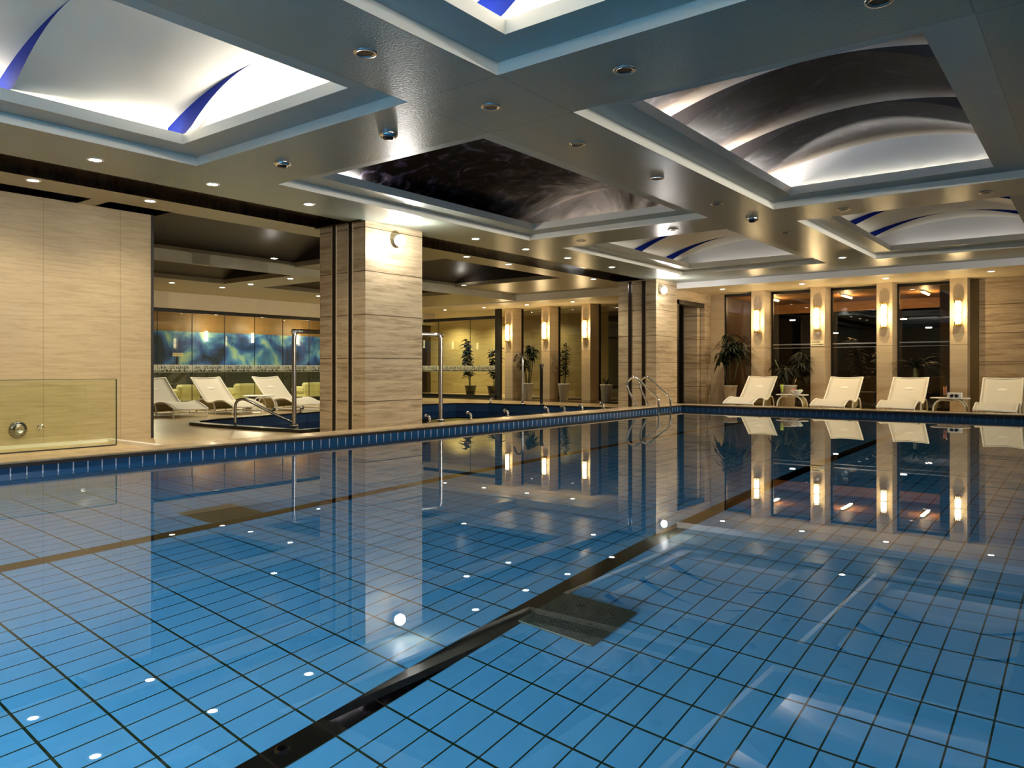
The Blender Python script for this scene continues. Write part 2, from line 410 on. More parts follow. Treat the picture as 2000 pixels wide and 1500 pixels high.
# spa deck: ring between the outline and a surrounding rectangle
R = [(-18.6, 6.6), (PX-.02, 6.6), (PX-.02, 19), (-18.6, 19)]
def to_rect(p):
    d = (Vector(p)-spc); ts = []
    if d.x > 1e-6: ts.append((PX-.02-spc.x)/d.x)
    if d.x < -1e-6: ts.append((-18.6-spc.x)/d.x)
    if d.y > 1e-6: ts.append((19-spc.y)/d.y)
    if d.y < -1e-6: ts.append((6.6-spc.y)/d.y)
    q = spc+d*min(ts); return (q.x, q.y, DK)
n = len(SP)
OUT = [to_rect(p) for p in SP]
for i in range(n):
    j = (i+1) % n
    a, c = OUT[i], OUT[j]; mid = []
    for k in R:
        kk = Vector(k)-spc
        def ang(v): return math.atan2(v[1]-spc.y, v[0]-spc.x)
        A, B, C = ang(a), ang(c), ang(k)
        def rel(t): return (A-t) % (2*PI)
        if 1e-6 < rel(C) < rel(B): mid.append((k[0], k[1], DK))
    pts = [(SP[i][0], SP[i][1], DK), a] + mid + [c, (SP[j][0], SP[j][1], DK)]
    b.add(pts, [tuple(range(len(pts)))])
struct(b.build('floor', M['deck']))
b = MB()
for i in range(n):
    j = (i+1) % n; A, B_, C, D = SP[i], SP[j], SPin[j], SPin[i]
    b.quad((*A, DK-.02), (*B_, DK-.02), (*B_, 0), (*A, 0)).quad((*A, 0), (*B_, 0), (*C, 0), (*D, 0)).quad((*D, 0), (*C, 0), (*C, -.03), (*D, -.03))
e = b.build('spa_pool_rim', M['blackgran']); tag(e, 'low black granite rim around the sunken spa pool behind the pillars', 'pool rim')
b = MB()
for i in range(n):
    j = (i+1) % n; C, D = SPin[j], SPin[i]
    b.quad((*D, -.03), (*C, -.03), (*C, -.75), (*D, -.75))
b.add([(*p, -.75) for p in SPin], [tuple(range(n))])
struct(b.build('floor_spa', M['spa_tile']))
struct(MB().add([(*p, -.20) for p in SPin], [tuple(range(n))]).build('water_spa', M['spawater']))

# ------------------------------------------------------------------ ceiling of the hall
XC = ((-7.42, -4.32), (-3.42, -.59)); YC = ((-.54, 4.26), (5.25, 10.08), (11.05, 15.85))
SL = (-9.27, -8.50)              # dark slot along the pillars
ZV = 3.19
b = MB()
xs = [SL[1], -7.42, -4.32, -3.42, -.59, .4, 7.5]; ys = [-5, -.54, 4.26, 5.25, 10.08, 11.05, 15.85, 17.3]
for i in range(len(xs)-1):
    for j in range(len(ys)-1):
        cx_, cy_ = (xs[i]+xs[i+1])/2, (ys[j]+ys[j+1])/2
        if any(a < cx_ < c for a, c in XC) and any(a < cy_ < c for a, c in YC): continue
        b.quad((xs[i], ys[j], H), (xs[i], ys[j+1], H), (xs[i+1], ys[j+1], H), (xs[i+1], ys[j], H))
struct(b.build('ceiling', M['ceil']))
struct(MB().quad((SL[0], -5, H+.10), (SL[0], 17.3, H+.10), (SL[1], 17.3, H+.10), (SL[1], -5, H+.10)).quad((SL[0], -5, H), (SL[0], 17.3, H), (SL[0], 17.3, H+.1), (SL[0], -5, H+.1))
       .quad((SL[1], -5, H), (SL[1], 17.3, H), (SL[1], 17.3, H+.1), (SL[1], -5, H+.1)).build('ceiling_slot', M['darkmarble']))

def frame_faces(b, x0, x1, y0, y1, z0, z1, t, mi=0):
    """rectangular ring of fascia boards, thickness t outwards"""
    b.box(x0-t, x1+t, y0-t, y0, z0, z1, mi).box(x0-t, x1+t, y1, y1+t, z0, z1, mi)
    b.box(x0-t, x0, y0, y1, z0, z1, mi).box(x1, x1+t, y0, y1, z0, z1, mi)
vault_no = [0]
def coffer(ix, iy, bay_edges, mats, cove, kn=.25):
    x0, x1 = XC[ix]; y0, y1 = YC[iy]; k = vault_no[0] = vault_no[0]+1
    L = .33
    a0, a1, c0, c1 = x0+L, x1-L, y0+L, y1-L
    b = MB(); frame_faces(b, x0, x1, y0, y1, H+.0005, H+.1, .015)
    frame_faces(b, a0, a1, c0, c1, H+.0905, ZV, .018)
    struct(b.build('trim_%d' % (10+k), M['trim']))
    b = MB()
    for q in (((x0, y0), (x1, y0), (a1, c0), (a0, c0)), ((x1, y0), (x1, y1), (a1, c1), (a1, c0)), ((x1, y1), (x0, y1), (a0, c1), (a1, c1)), ((x0, y1), (x0, y0), (a0, c0), (a0, c1))):
        b.add([(p[0], p[1], H+.09) for p in q], ((3, 2, 1, 0),))
    struct(b.build('ceiling_ledge', M['ledge']))
    # vault: bays whose arch widens towards the far end, then a riser down to the next bay
    xm, hw = (x0+x1)/2, (x1-x0)/2
    zs, za, kf = 3.2, 3.61, .125
    def arc(y, wdt, S=28):
        out = []
        for i in range(S+1):
            u = -1+2*i/S; xx = u*(hw-.01)
            out.append((xm+xx, y, max(zs, za-wdt*xx*xx)))
        return out
    b = MB(); S = 28
    ed = [y0+.03]+list(bay_edges)
    for e0, e1 in zip(ed[:-1], ed[1:]):
        rows = [arc(e0+(e1-e0)*t, kn+(kf-kn)*t) for t in (0, .33, .66, 1)]
        vs = [p for r_ in rows for p in r_]; m = S+1
        b.add(vs, [(r_*m+i, r_*m+i+1, r_*m+m+i+1, r_*m+m+i) for r_ in range(3) for i in range(S)], 0, True)
        if e1 != ed[-1]:
            A, B_ = arc(e1, kf), arc(e1, kn)
            b.add(A+B_, [(i, i+1, m+i+1, m+i) for i in range(S)], 1)
    E = arc(ed[-1], kf)
    b.add(E+[(p[0], p[1], zs-.05) for p in E], [(i, i+1, S+1+i+1, S+1+i) for i in range(S)], 2)
    if ed[-1] < y1-.05:
        b.add([(x0+.01, ed[-1], zs+.3), (x1-.01, ed[-1], zs+.3), (x1-.01, y1-.01, zs-.1), (x0+.01, y1-.01, zs-.1)], ((0, 1, 2, 3),), 2)
    E0 = arc(ed[0], kn)
    b.add(E0+[(p[0], p[1], zs-.05) for p in E0], [(i, i+1, S+1+i+1, S+1+i) for i in range(S)], 2)
    xl, xr_ = x0+.01, x1-.01
    for xx in (xl, xr_): b.quad((xx, ed[0], ZV-.1), (xx, y1-.02, ZV-.1), (xx, y1-.02, 3.36), (xx, ed[0], 3.36), 2)
    o = b.build('ceiling_vault', mats); struct(o)
    # outside shell so that no light leaks
    # cove strips (left, right, near, far)
    cw = (1, .93, .84)
    xsrc = (x0+.16, x1-.16)
    le = c1-c0
    for s, p in zip((0, 1), cove[:2]):
        if p: 
            li = light('cove_light', 'AREA', (xsrc[s], (c0+c1)/2+cove[4], H+.115), p, cw, .10, None, (0, PI+(.35 if s == 0 else -.35)*-1, 0), sy=le*cove[5])
    for yy, p, sg in ((y0+.17, cove[2], 1), (y1-.17, cove[3], -1)):
        if p: light('cove_light', 'AREA', (xm, yy, H+.115), p, cw, (a1-a0)*.95, None, (PI+sg*.35, 0, 0), sy=.10)
cv = [M['vault'], M['bluestripe'], M['lunette']]
coffer(0, 0, (.95, 2.45, 3.95, 4.2), cv, (17, 10, 3, 8, 0, 1), .30)
coffer(1, 0, (.95, 2.45, 3.95, 4.2), cv, (20, 12, 3, 14, 0, 1), .30)
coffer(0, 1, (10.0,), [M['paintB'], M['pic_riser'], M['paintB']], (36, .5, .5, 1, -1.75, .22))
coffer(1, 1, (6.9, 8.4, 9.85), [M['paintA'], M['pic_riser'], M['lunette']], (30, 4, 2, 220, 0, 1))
coffer(0, 2, (12.3, 13.65, 15.05, 15.8), cv, (1.2, .8, .6, .8, 0, 1), .19)
coffer(1, 2, (12.3, 13.65, 15.05, 15.8), cv, (1.2, .8, .6, .8, 0, 1), .19)

# roof slab above everything (keeps the night out)
struct(MB().box(-22.2, 7.6, -5.2, 19.6, 3.95, 4.05).build('ceiling_slab', M['night']))
# far soffit and its fascia
struct(MB().box(-8.3, 7.5, 17.3, 17.34, HS, H+.02).build('trim_20', M['lunette']))
struct(MB().quad((-8.3, 17.34, HS), (-8.3, 19.7, HS), (7.5, 19.7, HS), (7.5, 17.34, HS)).build('ceiling_soffit', M['soffit']))

# spa ceiling
b = MB()
xs = [-18.6, -15.8, -13.3, -13.2, -9.9, SL[0]]; ys = [4.5, 5.31, 9.75, 10.75, 14.7, 17.3]
for i in range(len(xs)-1):
    for j in range(len(ys)-1):
        cx_, cy_ = (xs[i]+xs[i+1])/2, (ys[j]+ys[j+1])/2
        if (i in (0, 2)) and False: pass
        if i in (1, 3) and j in (1, 3): continue
        z = H if i == 4 or (i == 3) else HP
        b.quad((xs[i], ys[j], z), (xs[i], ys[j+1], z), (xs[i+1], ys[j+1], z), (xs[i+1], ys[j], z))
b.quad((-9.87, -5, H), (-9.87, 4.5, H), (SL[0], 4.5, H), (SL[0], -5, H)).quad((-10.35, 4.29, H), (-10.35, 5.31, H), (-9.87, 5.31, H), (-9.87, 4.29, H))
b.quad((-13.2, 4.5, HP), (-13.2, 17.3, HP), (-13.2, 17.3, H), (-13.2, 4.5, H))
struct(b.build('ceiling_spa', M['spaceil']))
b = MB()
for (x0, x1, z) in ((-15.8, -13.3, HP), (-13.2, -9.9, H)):
    for (y0, y1) in ((5.31, 9.75), (10.75, 14.7)):
        t = .1
        b.quad((x0, y0, z), (x1, y0, z), (x1, y0, z+t), (x0, y0, z+t)).quad((x0, y1, z), (x1, y1, z), (x1, y1, z+t), (x0, y1, z+t))
        b.quad((x0, y0, z), (x0, y1, z), (x0, y1, z+t), (x0, y0, z+t)).quad((x1, y0, z), (x1, y1, z), (x1, y1, z+t), (x1, y0, z+t))
struct(b.build('trim_21', M['spaceil']))
b = MB()
pm = M['paintB']
for (x0, x1, z) in ((-15.8, -13.3, HP), (-13.2, -9.9, H)):
    for (y0, y1) in ((5.31, 9.75), (10.75, 14.7)):
        zs = z+.1; m = 13; xm = (x0+x1)/2; hw = (x1-x0)/2
        A = [(x0+(x1-x0)*i/12, zs+.35*(1-((i-6)/6)**2)) for i in range(13)]
        b.add([(p, y0, q) for p, q in A]+[(p, y1, q) for p, q in A], [(i, i+1, 13+i+1, 13+i) for i in range(12)], 0, True)
        b.add([(p, y1, q) for p, q in A]+[(p, y1, zs) for p, q in A], [(i, i+1, 13+i+1, 13+i) for i in range(12)], 0)
b.quad((-10.35, -5, H+.15), (-10.35, 4.29, H+.15), (-9.87, 4.29, H+.15), (-9.87, -5, H+.15)).quad((-9.87, -5, H), (-9.87, 4.29, H), (-9.87, 4.29, H+.15), (-9.87, -5, H+.15)).quad((-10.35, 4.29, H), (-9.87, 4.29, H), (-9.87, 4.29, H+.15), (-10.35, 4.29, H+.15))
struct(b.build('ceiling_spa_vault', plain('spa_vault_dark', (.010, .006, .005), .5, var=.6, vscale=1.3)))
# spa far soffit (same line as the hall's) and left fascia over the glass wall
struct(MB().box(-18.6, -8.5, 17.3, 17.34, HP-.03, H).build('trim_22', M['trim']))
struct(MB().quad((-22, 17.34, HP-.03), (-22, 22.2, HP-.03), (-8.3, 22.2, HP-.03), (-8.3, 17.34, HP-.03)).build('ceiling_spa_soffit', M['soffit']))
struct(MB().box(-18.75, -18.45, 4.5, 19.5, 2.42, HP).build('trim_23', M['soffit']))

# ------------------------------------------------------------------ walls
b = MB().box(-10.6, -10.28, -5, 5.24, DK, H).build('wall_left', M['trav_wall']); struct(b)
tag(MB().box(-10.62, -10.27, 5.24, 5.275, DK, H).build('wall_end_frame', M['bronze']), 'dark bronze edge frame on the end of the left travertine wall', 'frame', kind='structure')
struct(MB().box(-22.1, -21.5, 4.4, 21, DK, .9).build('wall_mural_lower', plain('lounge_dado', (.02, .025, .018), .4)))
struct(MB().box(-22.1, -21.5, 4.4, 21, 1.98, HP+.2).build('wall_mural_upper', M['warmwood']))
struct(MB().box(-22, 7.6, -5.2, -5, DK, 3.2).build('wall_back', M['trav_wall']))
struct(MB().box(7.5, 7.7, -5.2, 20, DK, 3.2).build('wall_right', M['trav_wall']))
struct(MB().box(-22, -10.3, 4.3, 4.5, DK, 3.2).build('wall_spa_near', M['trav_wall']))
# far wall right part, recessed shadow strip beside last column
struct(MB().box(-2.26, 7.5, 19.4, 19.6, DK, HS).build('wall_far', M['trav_pil']))
struct(MB().box(-2.27, -2.1, 19.39, 19.5, DK, HS).build('trim_24', plain('brown_strip', (.14, .10, .04), .4)))
# left wall under the soffit with its dark opening
DX = -8.26
b = MB()
b.box(DX-.12, DX, 17.3, 17.36, DK, HS).box(DX-.12, DX, 19.0, 19.85, DK, HS).box(DX-.12, DX, 17.36, 19.0, 2.61, HS)
struct(b.build('wall_far_left', M['trav_pil']))
e = empty('door_1', (DX, 18.2, DK)); struct(e)
MB().box(-.2, -.005, -.83, -.72, 0, 2.65).box(-.2, -.005, -.83, .8, 2.55, 2.655).build('jamb', M['black'], e)
MB().box(-1.2, -1.0, -.83, 1.6, 0, 2.7).build('wall_inside', M['black'], e)
MB().box(-1.0, -.13, .62, .8, 0, 2.655).build('passage_wall', M['trav_pil'], e)
MB().box(-.62, -.5, .56, .63, 0, 2.655).build('passage_post', M['black'], e)

# pillars
def pillar(y0, y1, tracks, x0=-9.25, x1=-8.24, polished=False):
    p = MB().box(x0, x1, y0, y1, DK, H).build('pillar', M['trav_pil']); struct(p)
    for tx in tracks:
        tk = MB().box(tx-.04, tx+.04, y0-.012, y0+.01, DK, H-.02).build('track', M['bronze'], p)
        MB().box(tx-.052, tx-.04, y0-.016, y0+.01, DK, H-.02).box(tx+.04, tx+.052, y0-.016, y0+.01, DK, H-.02).build('track_edge', M['steel'] if polished else M['trav_col'], tk)
    return p
p1 = pillar(7.28, 8.42, (-8.91, -8.55))
p2 = pillar(16.2, 17.3, (-8.92, -8.56), polished=True)
struct(MB().box(-9.27, -8.24, 7.2, 7.28, H-.02, H+.0).build('trim_25', M['darkmarble']))

# columns of the far facade
for x0 in (-6.99, -5.54, -4.07, -2.60):
    struct(MB().box(x0, x0+.33, 18.95, 19.5, DK, HS).build('column', M['trav_col']))
for x0 in (-14.91, -13.49, -12.05, -10.6):
    struct(MB().box(x0, x0+.3, 18.95, 19.5, DK, HP-.03).build('column_spa', M['trav_col']))
struct(MB().box(-8.3, -7.9, 19.42, 19.62, DK, HS).build('wall_far_corner', M['trav_col']))

# ------------------------------------------------------------------ windows
def hall_window(k, x0, x1, rail=True):
    e = empty('window_%d' % k, ((x0+x1)/2, 19.5, DK)); struct(e); w2 = (x1-x0)/2
    MB().box(-w2, w2, -.006, .006, .06, HS-DK-.06).build('pane', M['winglass'], e)
    f = MB(); f.box(-w2, -w2+.045, -.03, .03, 0, HS-DK).box(w2-.045, w2, -.03, .03, 0, HS-DK).box(-w2, w2, -.03, .03, 0, .06).box(-w2, w2, -.03, .03, HS-DK-.06, HS-DK)
    f.build('window_frame', M['black'], e)
    if rail: MB().box(-w2+.045, w2-.045, -.035, .02, 1.54, 1.57).box(-w2+.045, w2-.045, -.03, .02, 1.46, 1.475).build('rail', M['steel'], e)
hall_window(1, -7.9, -6.99); hall_window(2, -6.66, -5.54); hall_window(3, -5.21, -4.07); hall_window(4, -3.74, -2.60)
# spa windows
def band(e, x0, x1, axis):
    """etched ornament band of one pane"""
    def bx(b, u0, u1, v0, v1):
        if axis == 'y': b.box(.010, .013, u0, u1, v0, v1)
        else: b.box(u0, u1, -.013, -.010, v0, v1)
    b = MB(); bx(b, x0+.005, x1-.005, .855, 1.05); eb = b.build('etched_band', M['etch'], e)
    g = MB(); r = random.Random(5); u = x0+.02
    def bx2(u0, u1, v0, v1):
        if axis == 'y': g.box(.0135, .016, u0, u1, v0, v1)
        else: g.box(u0, u1, -.016, -.0135, v0, v1)
    while u < x1-.09:
        k = r.randrange(5); W = .075
        if k == 0: bx2(u, u+.016, .95, 1.02); bx2(u+.045, u+.061, .95, 1.02); bx2(u, u+.061, .94, .955)
        elif k == 1: bx2(u+.02, u+.035, .945, 1.0); bx2(u, u+.06, .965, .978); bx2(u+.045, u+.058, .945, .965)
        elif k == 2: bx2(u, u+.015, .94, 1.025); bx2(u+.015, u+.05, .975, .988); bx2(u+.04, u+.052, .94, .975)
        elif k == 3: bx2(u, u+.05, 1.0, 1.014); bx2(u+.02, u+.034, .94, 1.0); bx2(u+.034, u+.062, .95, .963)
        else: bx2(u+.02, u+.04, .95, .975)
        u += W
    u = x0+.01
    while u < x1-.03:
        h = .895+.03*r.random(); bx2(u, u+.012+.02*r.random(), .875, h); 
        if r.random() < .5: bx2(u+.01, u+.03, h, h+.012)
        u += .034
    bx2(x0+.005, x1-.005, .868, .876)
    g.build('band_ornament', M['ink'], eb)
e = empty('window_5', (-18.6, 0, DK)); struct(e)
Y = 8.72
while Y < 18.9:
    y1 = min(Y+.92, 18.95)
    MB().box(-.006, .006, Y+.006, y1-.006, .12, 2.39).build('pane', M['glass'], e)
    band(e, Y, y1, 'y'); MB().box(-.008, .008, y1-.006, y1+.006, .1, 2.4).build('pane_joint', M['black'], e)
    Y = y1
MB().box(-.04, .04, 4.5, 19, 2.38, 2.47).box(-.05, .05, 4.5, 19, 0, .12).build('window_frame', M['black'], e)
struct(MB().box(-18.63, -18.57, 4.5, 8.72, DK, 2.5).build('wall_spa_left', M['trav_spa']))
e = empty('window_6', (0, 18.95, DK)); struct(e)
for x0, x1 in ((-18.6, -17.77), (-17.77, -16.35), (-16.35, -15.27)):
    MB().box(x0+.006, x1-.006, -.006, .006, .1, 2.54).build('pane', M['glass'], e); band(e, x0, x1, 'x')
    MB().box(x1-.006, x1+.006, -.008, .008, .1, 2.54).build('pane_joint', M['black'], e)
MB().box(-18.6, -15.2, -.04, .04, 2.54, 2.64).box(-15.27, -15.06, -.05, .05, 0, HP-.03-DK).box(-18.6, -15.2, -.05, .05, 0, .1).build('window_frame', M['black'], e)
for k, (x0, x1) in enumerate(((-14.61, -13.49), (-13.19, -12.05), (-11.75, -10.6))):
    e = empty('window_%d' % (7+k), ((x0+x1)/2, 19.45, DK)); struct(e); w2 = (x1-x0)/2
    MB().box(-w2, w2, -.006, .006, .04, HP-.09-DK).build('pane', M['winglass'], e)
    MB().box(-w2, -w2+.04, -.03, .03, 0, HP-.03-DK).box(w2-.04, w2, -.03, .03, 0, HP-.03-DK).box(-w2, w2, -.03, .03, 0, .04).build('window_frame', M['black'], e)
struct(MB().box(-10.3, -8.38, 19.4, 19.5, DK, HP).build('wall_spa_far', M['night']))
struct(MB().box(-21.2, -13.0, 22.1, 22.3, DK, HP+.1).build('wall_spa_lobby', M['trav_spa']))
struct(MB().box(-13.0, -8.4, 22.1, 22.3, DK, HP+.1).build('wall_spa_lobby_dark', M['night']))
struct(MB().box(-21.9, -21.15, 21.9, 22.3, DK, HP+.1).build('wall_spa_lobby_left', plain('dark_timber', (.05, .03, .015), .4)))
struct(MB().box(-18.45, -8.35, 17.9, 18.9, DK, DK+.012).build('trim_26', M['darkmarble']))

# space beyond the hall windows
struct(MB().box(-10, 7.6, 19.62, 24.2, 2.90, 2.95).build('ceiling_lobby', M['lobby']))
struct(MB().box(-10, 7.6, 24.2, 24.3, 2.62, 3.0).build('trim_27', M['lobby']))
struct(MB().quad((-14, 19.6, DK-.02), (7.6, 19.6, DK-.02), (7.6, 34, DK-.02), (-14, 34, DK-.02)).build('floor_outside', M['night']))
struct(MB().box(-16, 7.8, 34, 34.2, DK, 8).build('wall_night', M['night']))
struct(MB().box(7.6, 7.8, 19.6, 34, DK, 8).build('wall_night_right', M['night']))
struct(MB().box(-8.4, -8.3, 19.6, 24, DK, 2.95).build('wall_lobby_left', plain('lobby_timber', (.05, .03, .014), .4)))
struct(MB().box(-3.05, -2.2, 20.7, 20.8, DK, 2.95).build('wall_lobby_right', M['warmwood']))

# mural in the lounge
mu = MB().box(-21.52, -21.47, 5, 20.7, .88, 2.0); tag(mu.build('sky_mural', M['mural']), 'blue and pale green cloudy sky mural behind the spa glass wall', 'mural')

# ------------------------------------------------------------------ lamps
def make_downlight(lit):
    e = empty('downlight')
    ring = MB().lathe([(.052, .004), (.055, -.006), (.075, -.007), (.082, 0), (.082, .004)], n=24).build('trim_ring', M['white'] if lit else M['steel'], e)
    MB().lathe([(0, -.002), (.053, -.002)], n=24).build('lens', M['lens'] if lit else M['offlens'], e)
    e['category'] = 'downlight'; e['group'] = 'lit recessed downlights' if lit else 'unlit recessed downlights'
    return e
dl = make_downlight(True); cnt = [0]
def put(x, y, z, label, power=26, col=(1, .88, .68), spot=2.3):
    inst(dl, cnt[0], (x, y, z), label); cnt[0] += 1
    if power: light('downlight_beam', 'SPOT', (x, y, z-.03), power, col, .05, spot, blend=.9)
ordn = ['first', 'second', 'third', 'fourth', 'fifth', 'sixth', 'seventh', 'eighth', 'ninth', 'tenth']
HP_ = 45; WASH = 600
for i, y in enumerate((3.51, 4.79, 6.12, 9.40, 10.76, 12.09, 13.74)):
    put(-8.0, y, H-.001, 'lit downlight beside the pool side of the dark slot, %s from the left' % ordn[i], HP_)
for i, y in enumerate((3.47, 4.79, 10.81, 12.09, 15.33)):
    put(-9.42, y, H-.001, 'lit downlight on the strip behind the dark slot, %s from the left' % ordn[i], HP_)
put(-3.87, 15.23, H-.001, 'lone lit downlight on the central beam near the far soffit', 15)
for i, x in enumerate((-7.38, -5.47, -3.69, -1.75)):
    put(x, 18.05, HS-.001, 'lit downlight in the cream soffit before the far columns, %s from the left' % ordn[i], 32, (1, .80, .5))
for i, (x, y) in enumerate(((-16.5, 8.89), (-16.49, 10.12), (-15.38, 10.15), (-12.46, 8.73), (-13.74, 10.03), (-16.44, 12.89), (-12.67, 14.44))):
    z = HP if x < -13.2 else H
    put(x, y, z-.001, ['lit spa downlight just beside the end of the left wall', 'lit spa downlight under the corner of the dark spa coffer', 'lit spa downlight third along, beside a beam corner',
        'highest lit spa downlight, on the dark beam left of the near pillar', 'lit spa downlight on the short cross beam near the near pillar', 'lit spa downlight half hidden at the left edge of the near pillar',
        'lit spa downlight seen right of the near pillar, under the dark coffer'][i], 45, (1, .86, .58))
for i, x in enumerate((-16.78, -15.15, -13.49, -11.87)):
    put(x, 18.2, HP-.031, 'lit downlight in the soffit before the spa columns, %s from the left' % ordn[i], 26, (1, .82, .5))
du = make_downlight(False); cu = 0
for y in (3.42, 4.74, 6.02, 7.63, 9.29, 11.94):
    inst(du, cu, (-3.87, y, H-.001), 'unlit downlight on the long central beam, %s from the camera' % ordn[(3.42, 4.74, 6.02, 7.63, 9.29, 11.94).index(y)]); cu += 1
for x, lab in ((-2.65, 'unlit downlight on the near cross beam before the painted right vault'), (-1.0, 'unlit downlight at the top edge of the picture on the near cross beam')):
    inst(du, cu, (x, 4.73, H-.001), lab); cu += 1
for x, lab in ((-6.76, 'unlit downlight on the far cross beam near the dark slot'), (-5.12, 'unlit downlight on the far cross beam above the left white vault'), (-2.68, 'unlit downlight on the far cross beam, right of the detector'), (-1.08, 'unlit downlight at the right end of the far cross beam')):
    inst(du, cu, (x, 10.62, H-.001), lab); cu += 1
def detector(x, y, lab, m, lit=False):
    e = empty('ceiling_detector', (x, y, H)); tag(e, lab, 'detector', 'ceiling detectors')
    MB().lathe([(.085, 0), (.085, -.02), (.07, -.035), (.05, -.036)], n=24).build('housing', m, e)
    MB().lathe([(.05, -.036), (.045, -.05), (.02, -.056), (0, -.057)], n=20).build('sensor', M['offlens'], e)
detector(-6.6, 4.72, 'shiny ring-shaped detector on the near cross beam, left of the painted left vault', M['chrome'])
detector(-5.04, 4.72, 'shiny chrome ceiling detector on the near cross beam above the bright ceiling reflection', M['chrome'])
detector(-3.86, 10.5, 'dark domed detector at the crossing of the far ceiling beams', M['steel'])

# pillar spot lamps
def spotlamp(x, y, z, lab, p):
    e = empty('spot_lamp', (x, y, z)); tag(e, lab, 'lamp', 'emergency spot lamps on pillars')
    e.rotation_euler = (0, 0, 0)
    MB().box(-.0, .05, -.04, .04, -.05, .07).build('bracket', M['white'], e)
    hd = MB().lathe([(.03, .05), (.085, .09), (.09, .15), (.08, .15)], n=18, axis='x').build('housing', M['white'], e)
    ln = MB().lathe([(0, .152), (.079, .152)], n=18, axis='x').build('lens', M['lens_hot'], hd)
    hd.rotation_euler = (0, .25, -.6)
    light('spot_lamp_glow', 'POINT', (x+.42, y-.1, z-.1), p, (1, .95, .88), .05)
spotlamp(-8.24, 7.92, 2.81, 'glaring white spot lamp high on the near travertine pillar', 16)
spotlamp(-8.24, 16.45, 2.78, 'glaring white spot lamp high on the far travertine pillar', 10)
# sconces
def make_sconce():
    e = empty('wall_sconce'); e['category'] = 'sconce'
    MB().box(-.06, .06, -.0, .02, -.29, .29).build('backplate', M['brass'], e)
    for z in (-.128, .128): MB().lathe([(.0, -.12), (.056, -.12), (.060, -.1), (.060, .1), (.056, .12), (0, .12)], (0, -.075, z), 20).build('glass_shade', M['sconce'], e)
    for s in (-1, 1):
        c = MB().lathe([(.0, .0), (.045, .0), (.068, .012), (.07, .03), (.055, .05)], (0, -.075, 0), 20)
        for v in range(len(c.v)): x, y, z = c.v[v]; c.v[v] = (x, y, s*(.248+.05-z) if s > 0 else -(.248+.05-z))
        for k in range(10):
            t = 2*PI*k/10; c.box(.065*math.cos(t)-.007, .065*math.cos(t)+.007, -.075+.065*math.sin(t)-.007, -.075+.065*math.sin(t)+.007, *sorted((s*.20, s*.262)))
        c.build('cap', M['brass'], e)
    MB().lathe([(.062, -.008), (.066, 0), (.062, .008)], (0, -.075, 0), 20).build('band', M['brass'], e)
    return e
sp = make_sconce()
lab = ['glowing brass wall sconce on the first far column, above the first lounger', 'glowing brass wall sconce on the far column with the small sign', 'glowing brass wall sconce on the third far column, behind the third lounger',
       'glowing brass wall sconce on the rightmost far column beside the travertine wall', 'glowing sconce on the spa column beside the black post', 'glowing sconce on the middle spa column', 'glowing sconce on the right-hand spa column before the dark doorway']
for i, (x, y, z) in enumerate(((-6.825, 18.95, 2.1), (-5.375, 18.95, 2.1), (-3.905, 18.95, 2.11), (-2.435, 18.95, 2.11), (-14.76, 18.95, 2.03), (-13.34, 18.95, 2.05), (-11.9, 18.95, 2.05))):
    inst(sp, i, (x, y, z), lab[i]); light('sconce_glow', 'POINT', (x, y-.26, z), 9, (1, .70, .34), .08)
sp['group'] = 'brass wall sconces'
for o in list(bpy.data.objects):
    if o.name.startswith('wall_sconce'): o['group'] = 'brass wall sconces'
ms = None
for i, (y, l) in enumerate(((12.62, 'small glowing lamp over the sky mural, leftmost behind the glass'), (14.2, 'small glowing lamp over the sky mural, middle one behind the glass'), (15.92, 'small glowing lamp over the sky mural, nearest the near pillar'))):
    e = empty('wall_lamp', (-21.469, y, 1.88)); tag(e, l, 'lamp', 'mural lamps')
    MB().lathe([(0, -.15), (.04, -.15), (.04, .15), (0, .15)], (.06, 0, 0), 12).build('glass_shade', M['sconce'], e)
    MB().box(0, .06, -.02, .02, -.03, .03).build('bracket', M['brass'], e)
    light('mural_wash', 'POINT', (-20.9, y, 2.2), 10, (1, .85, .6), .1)

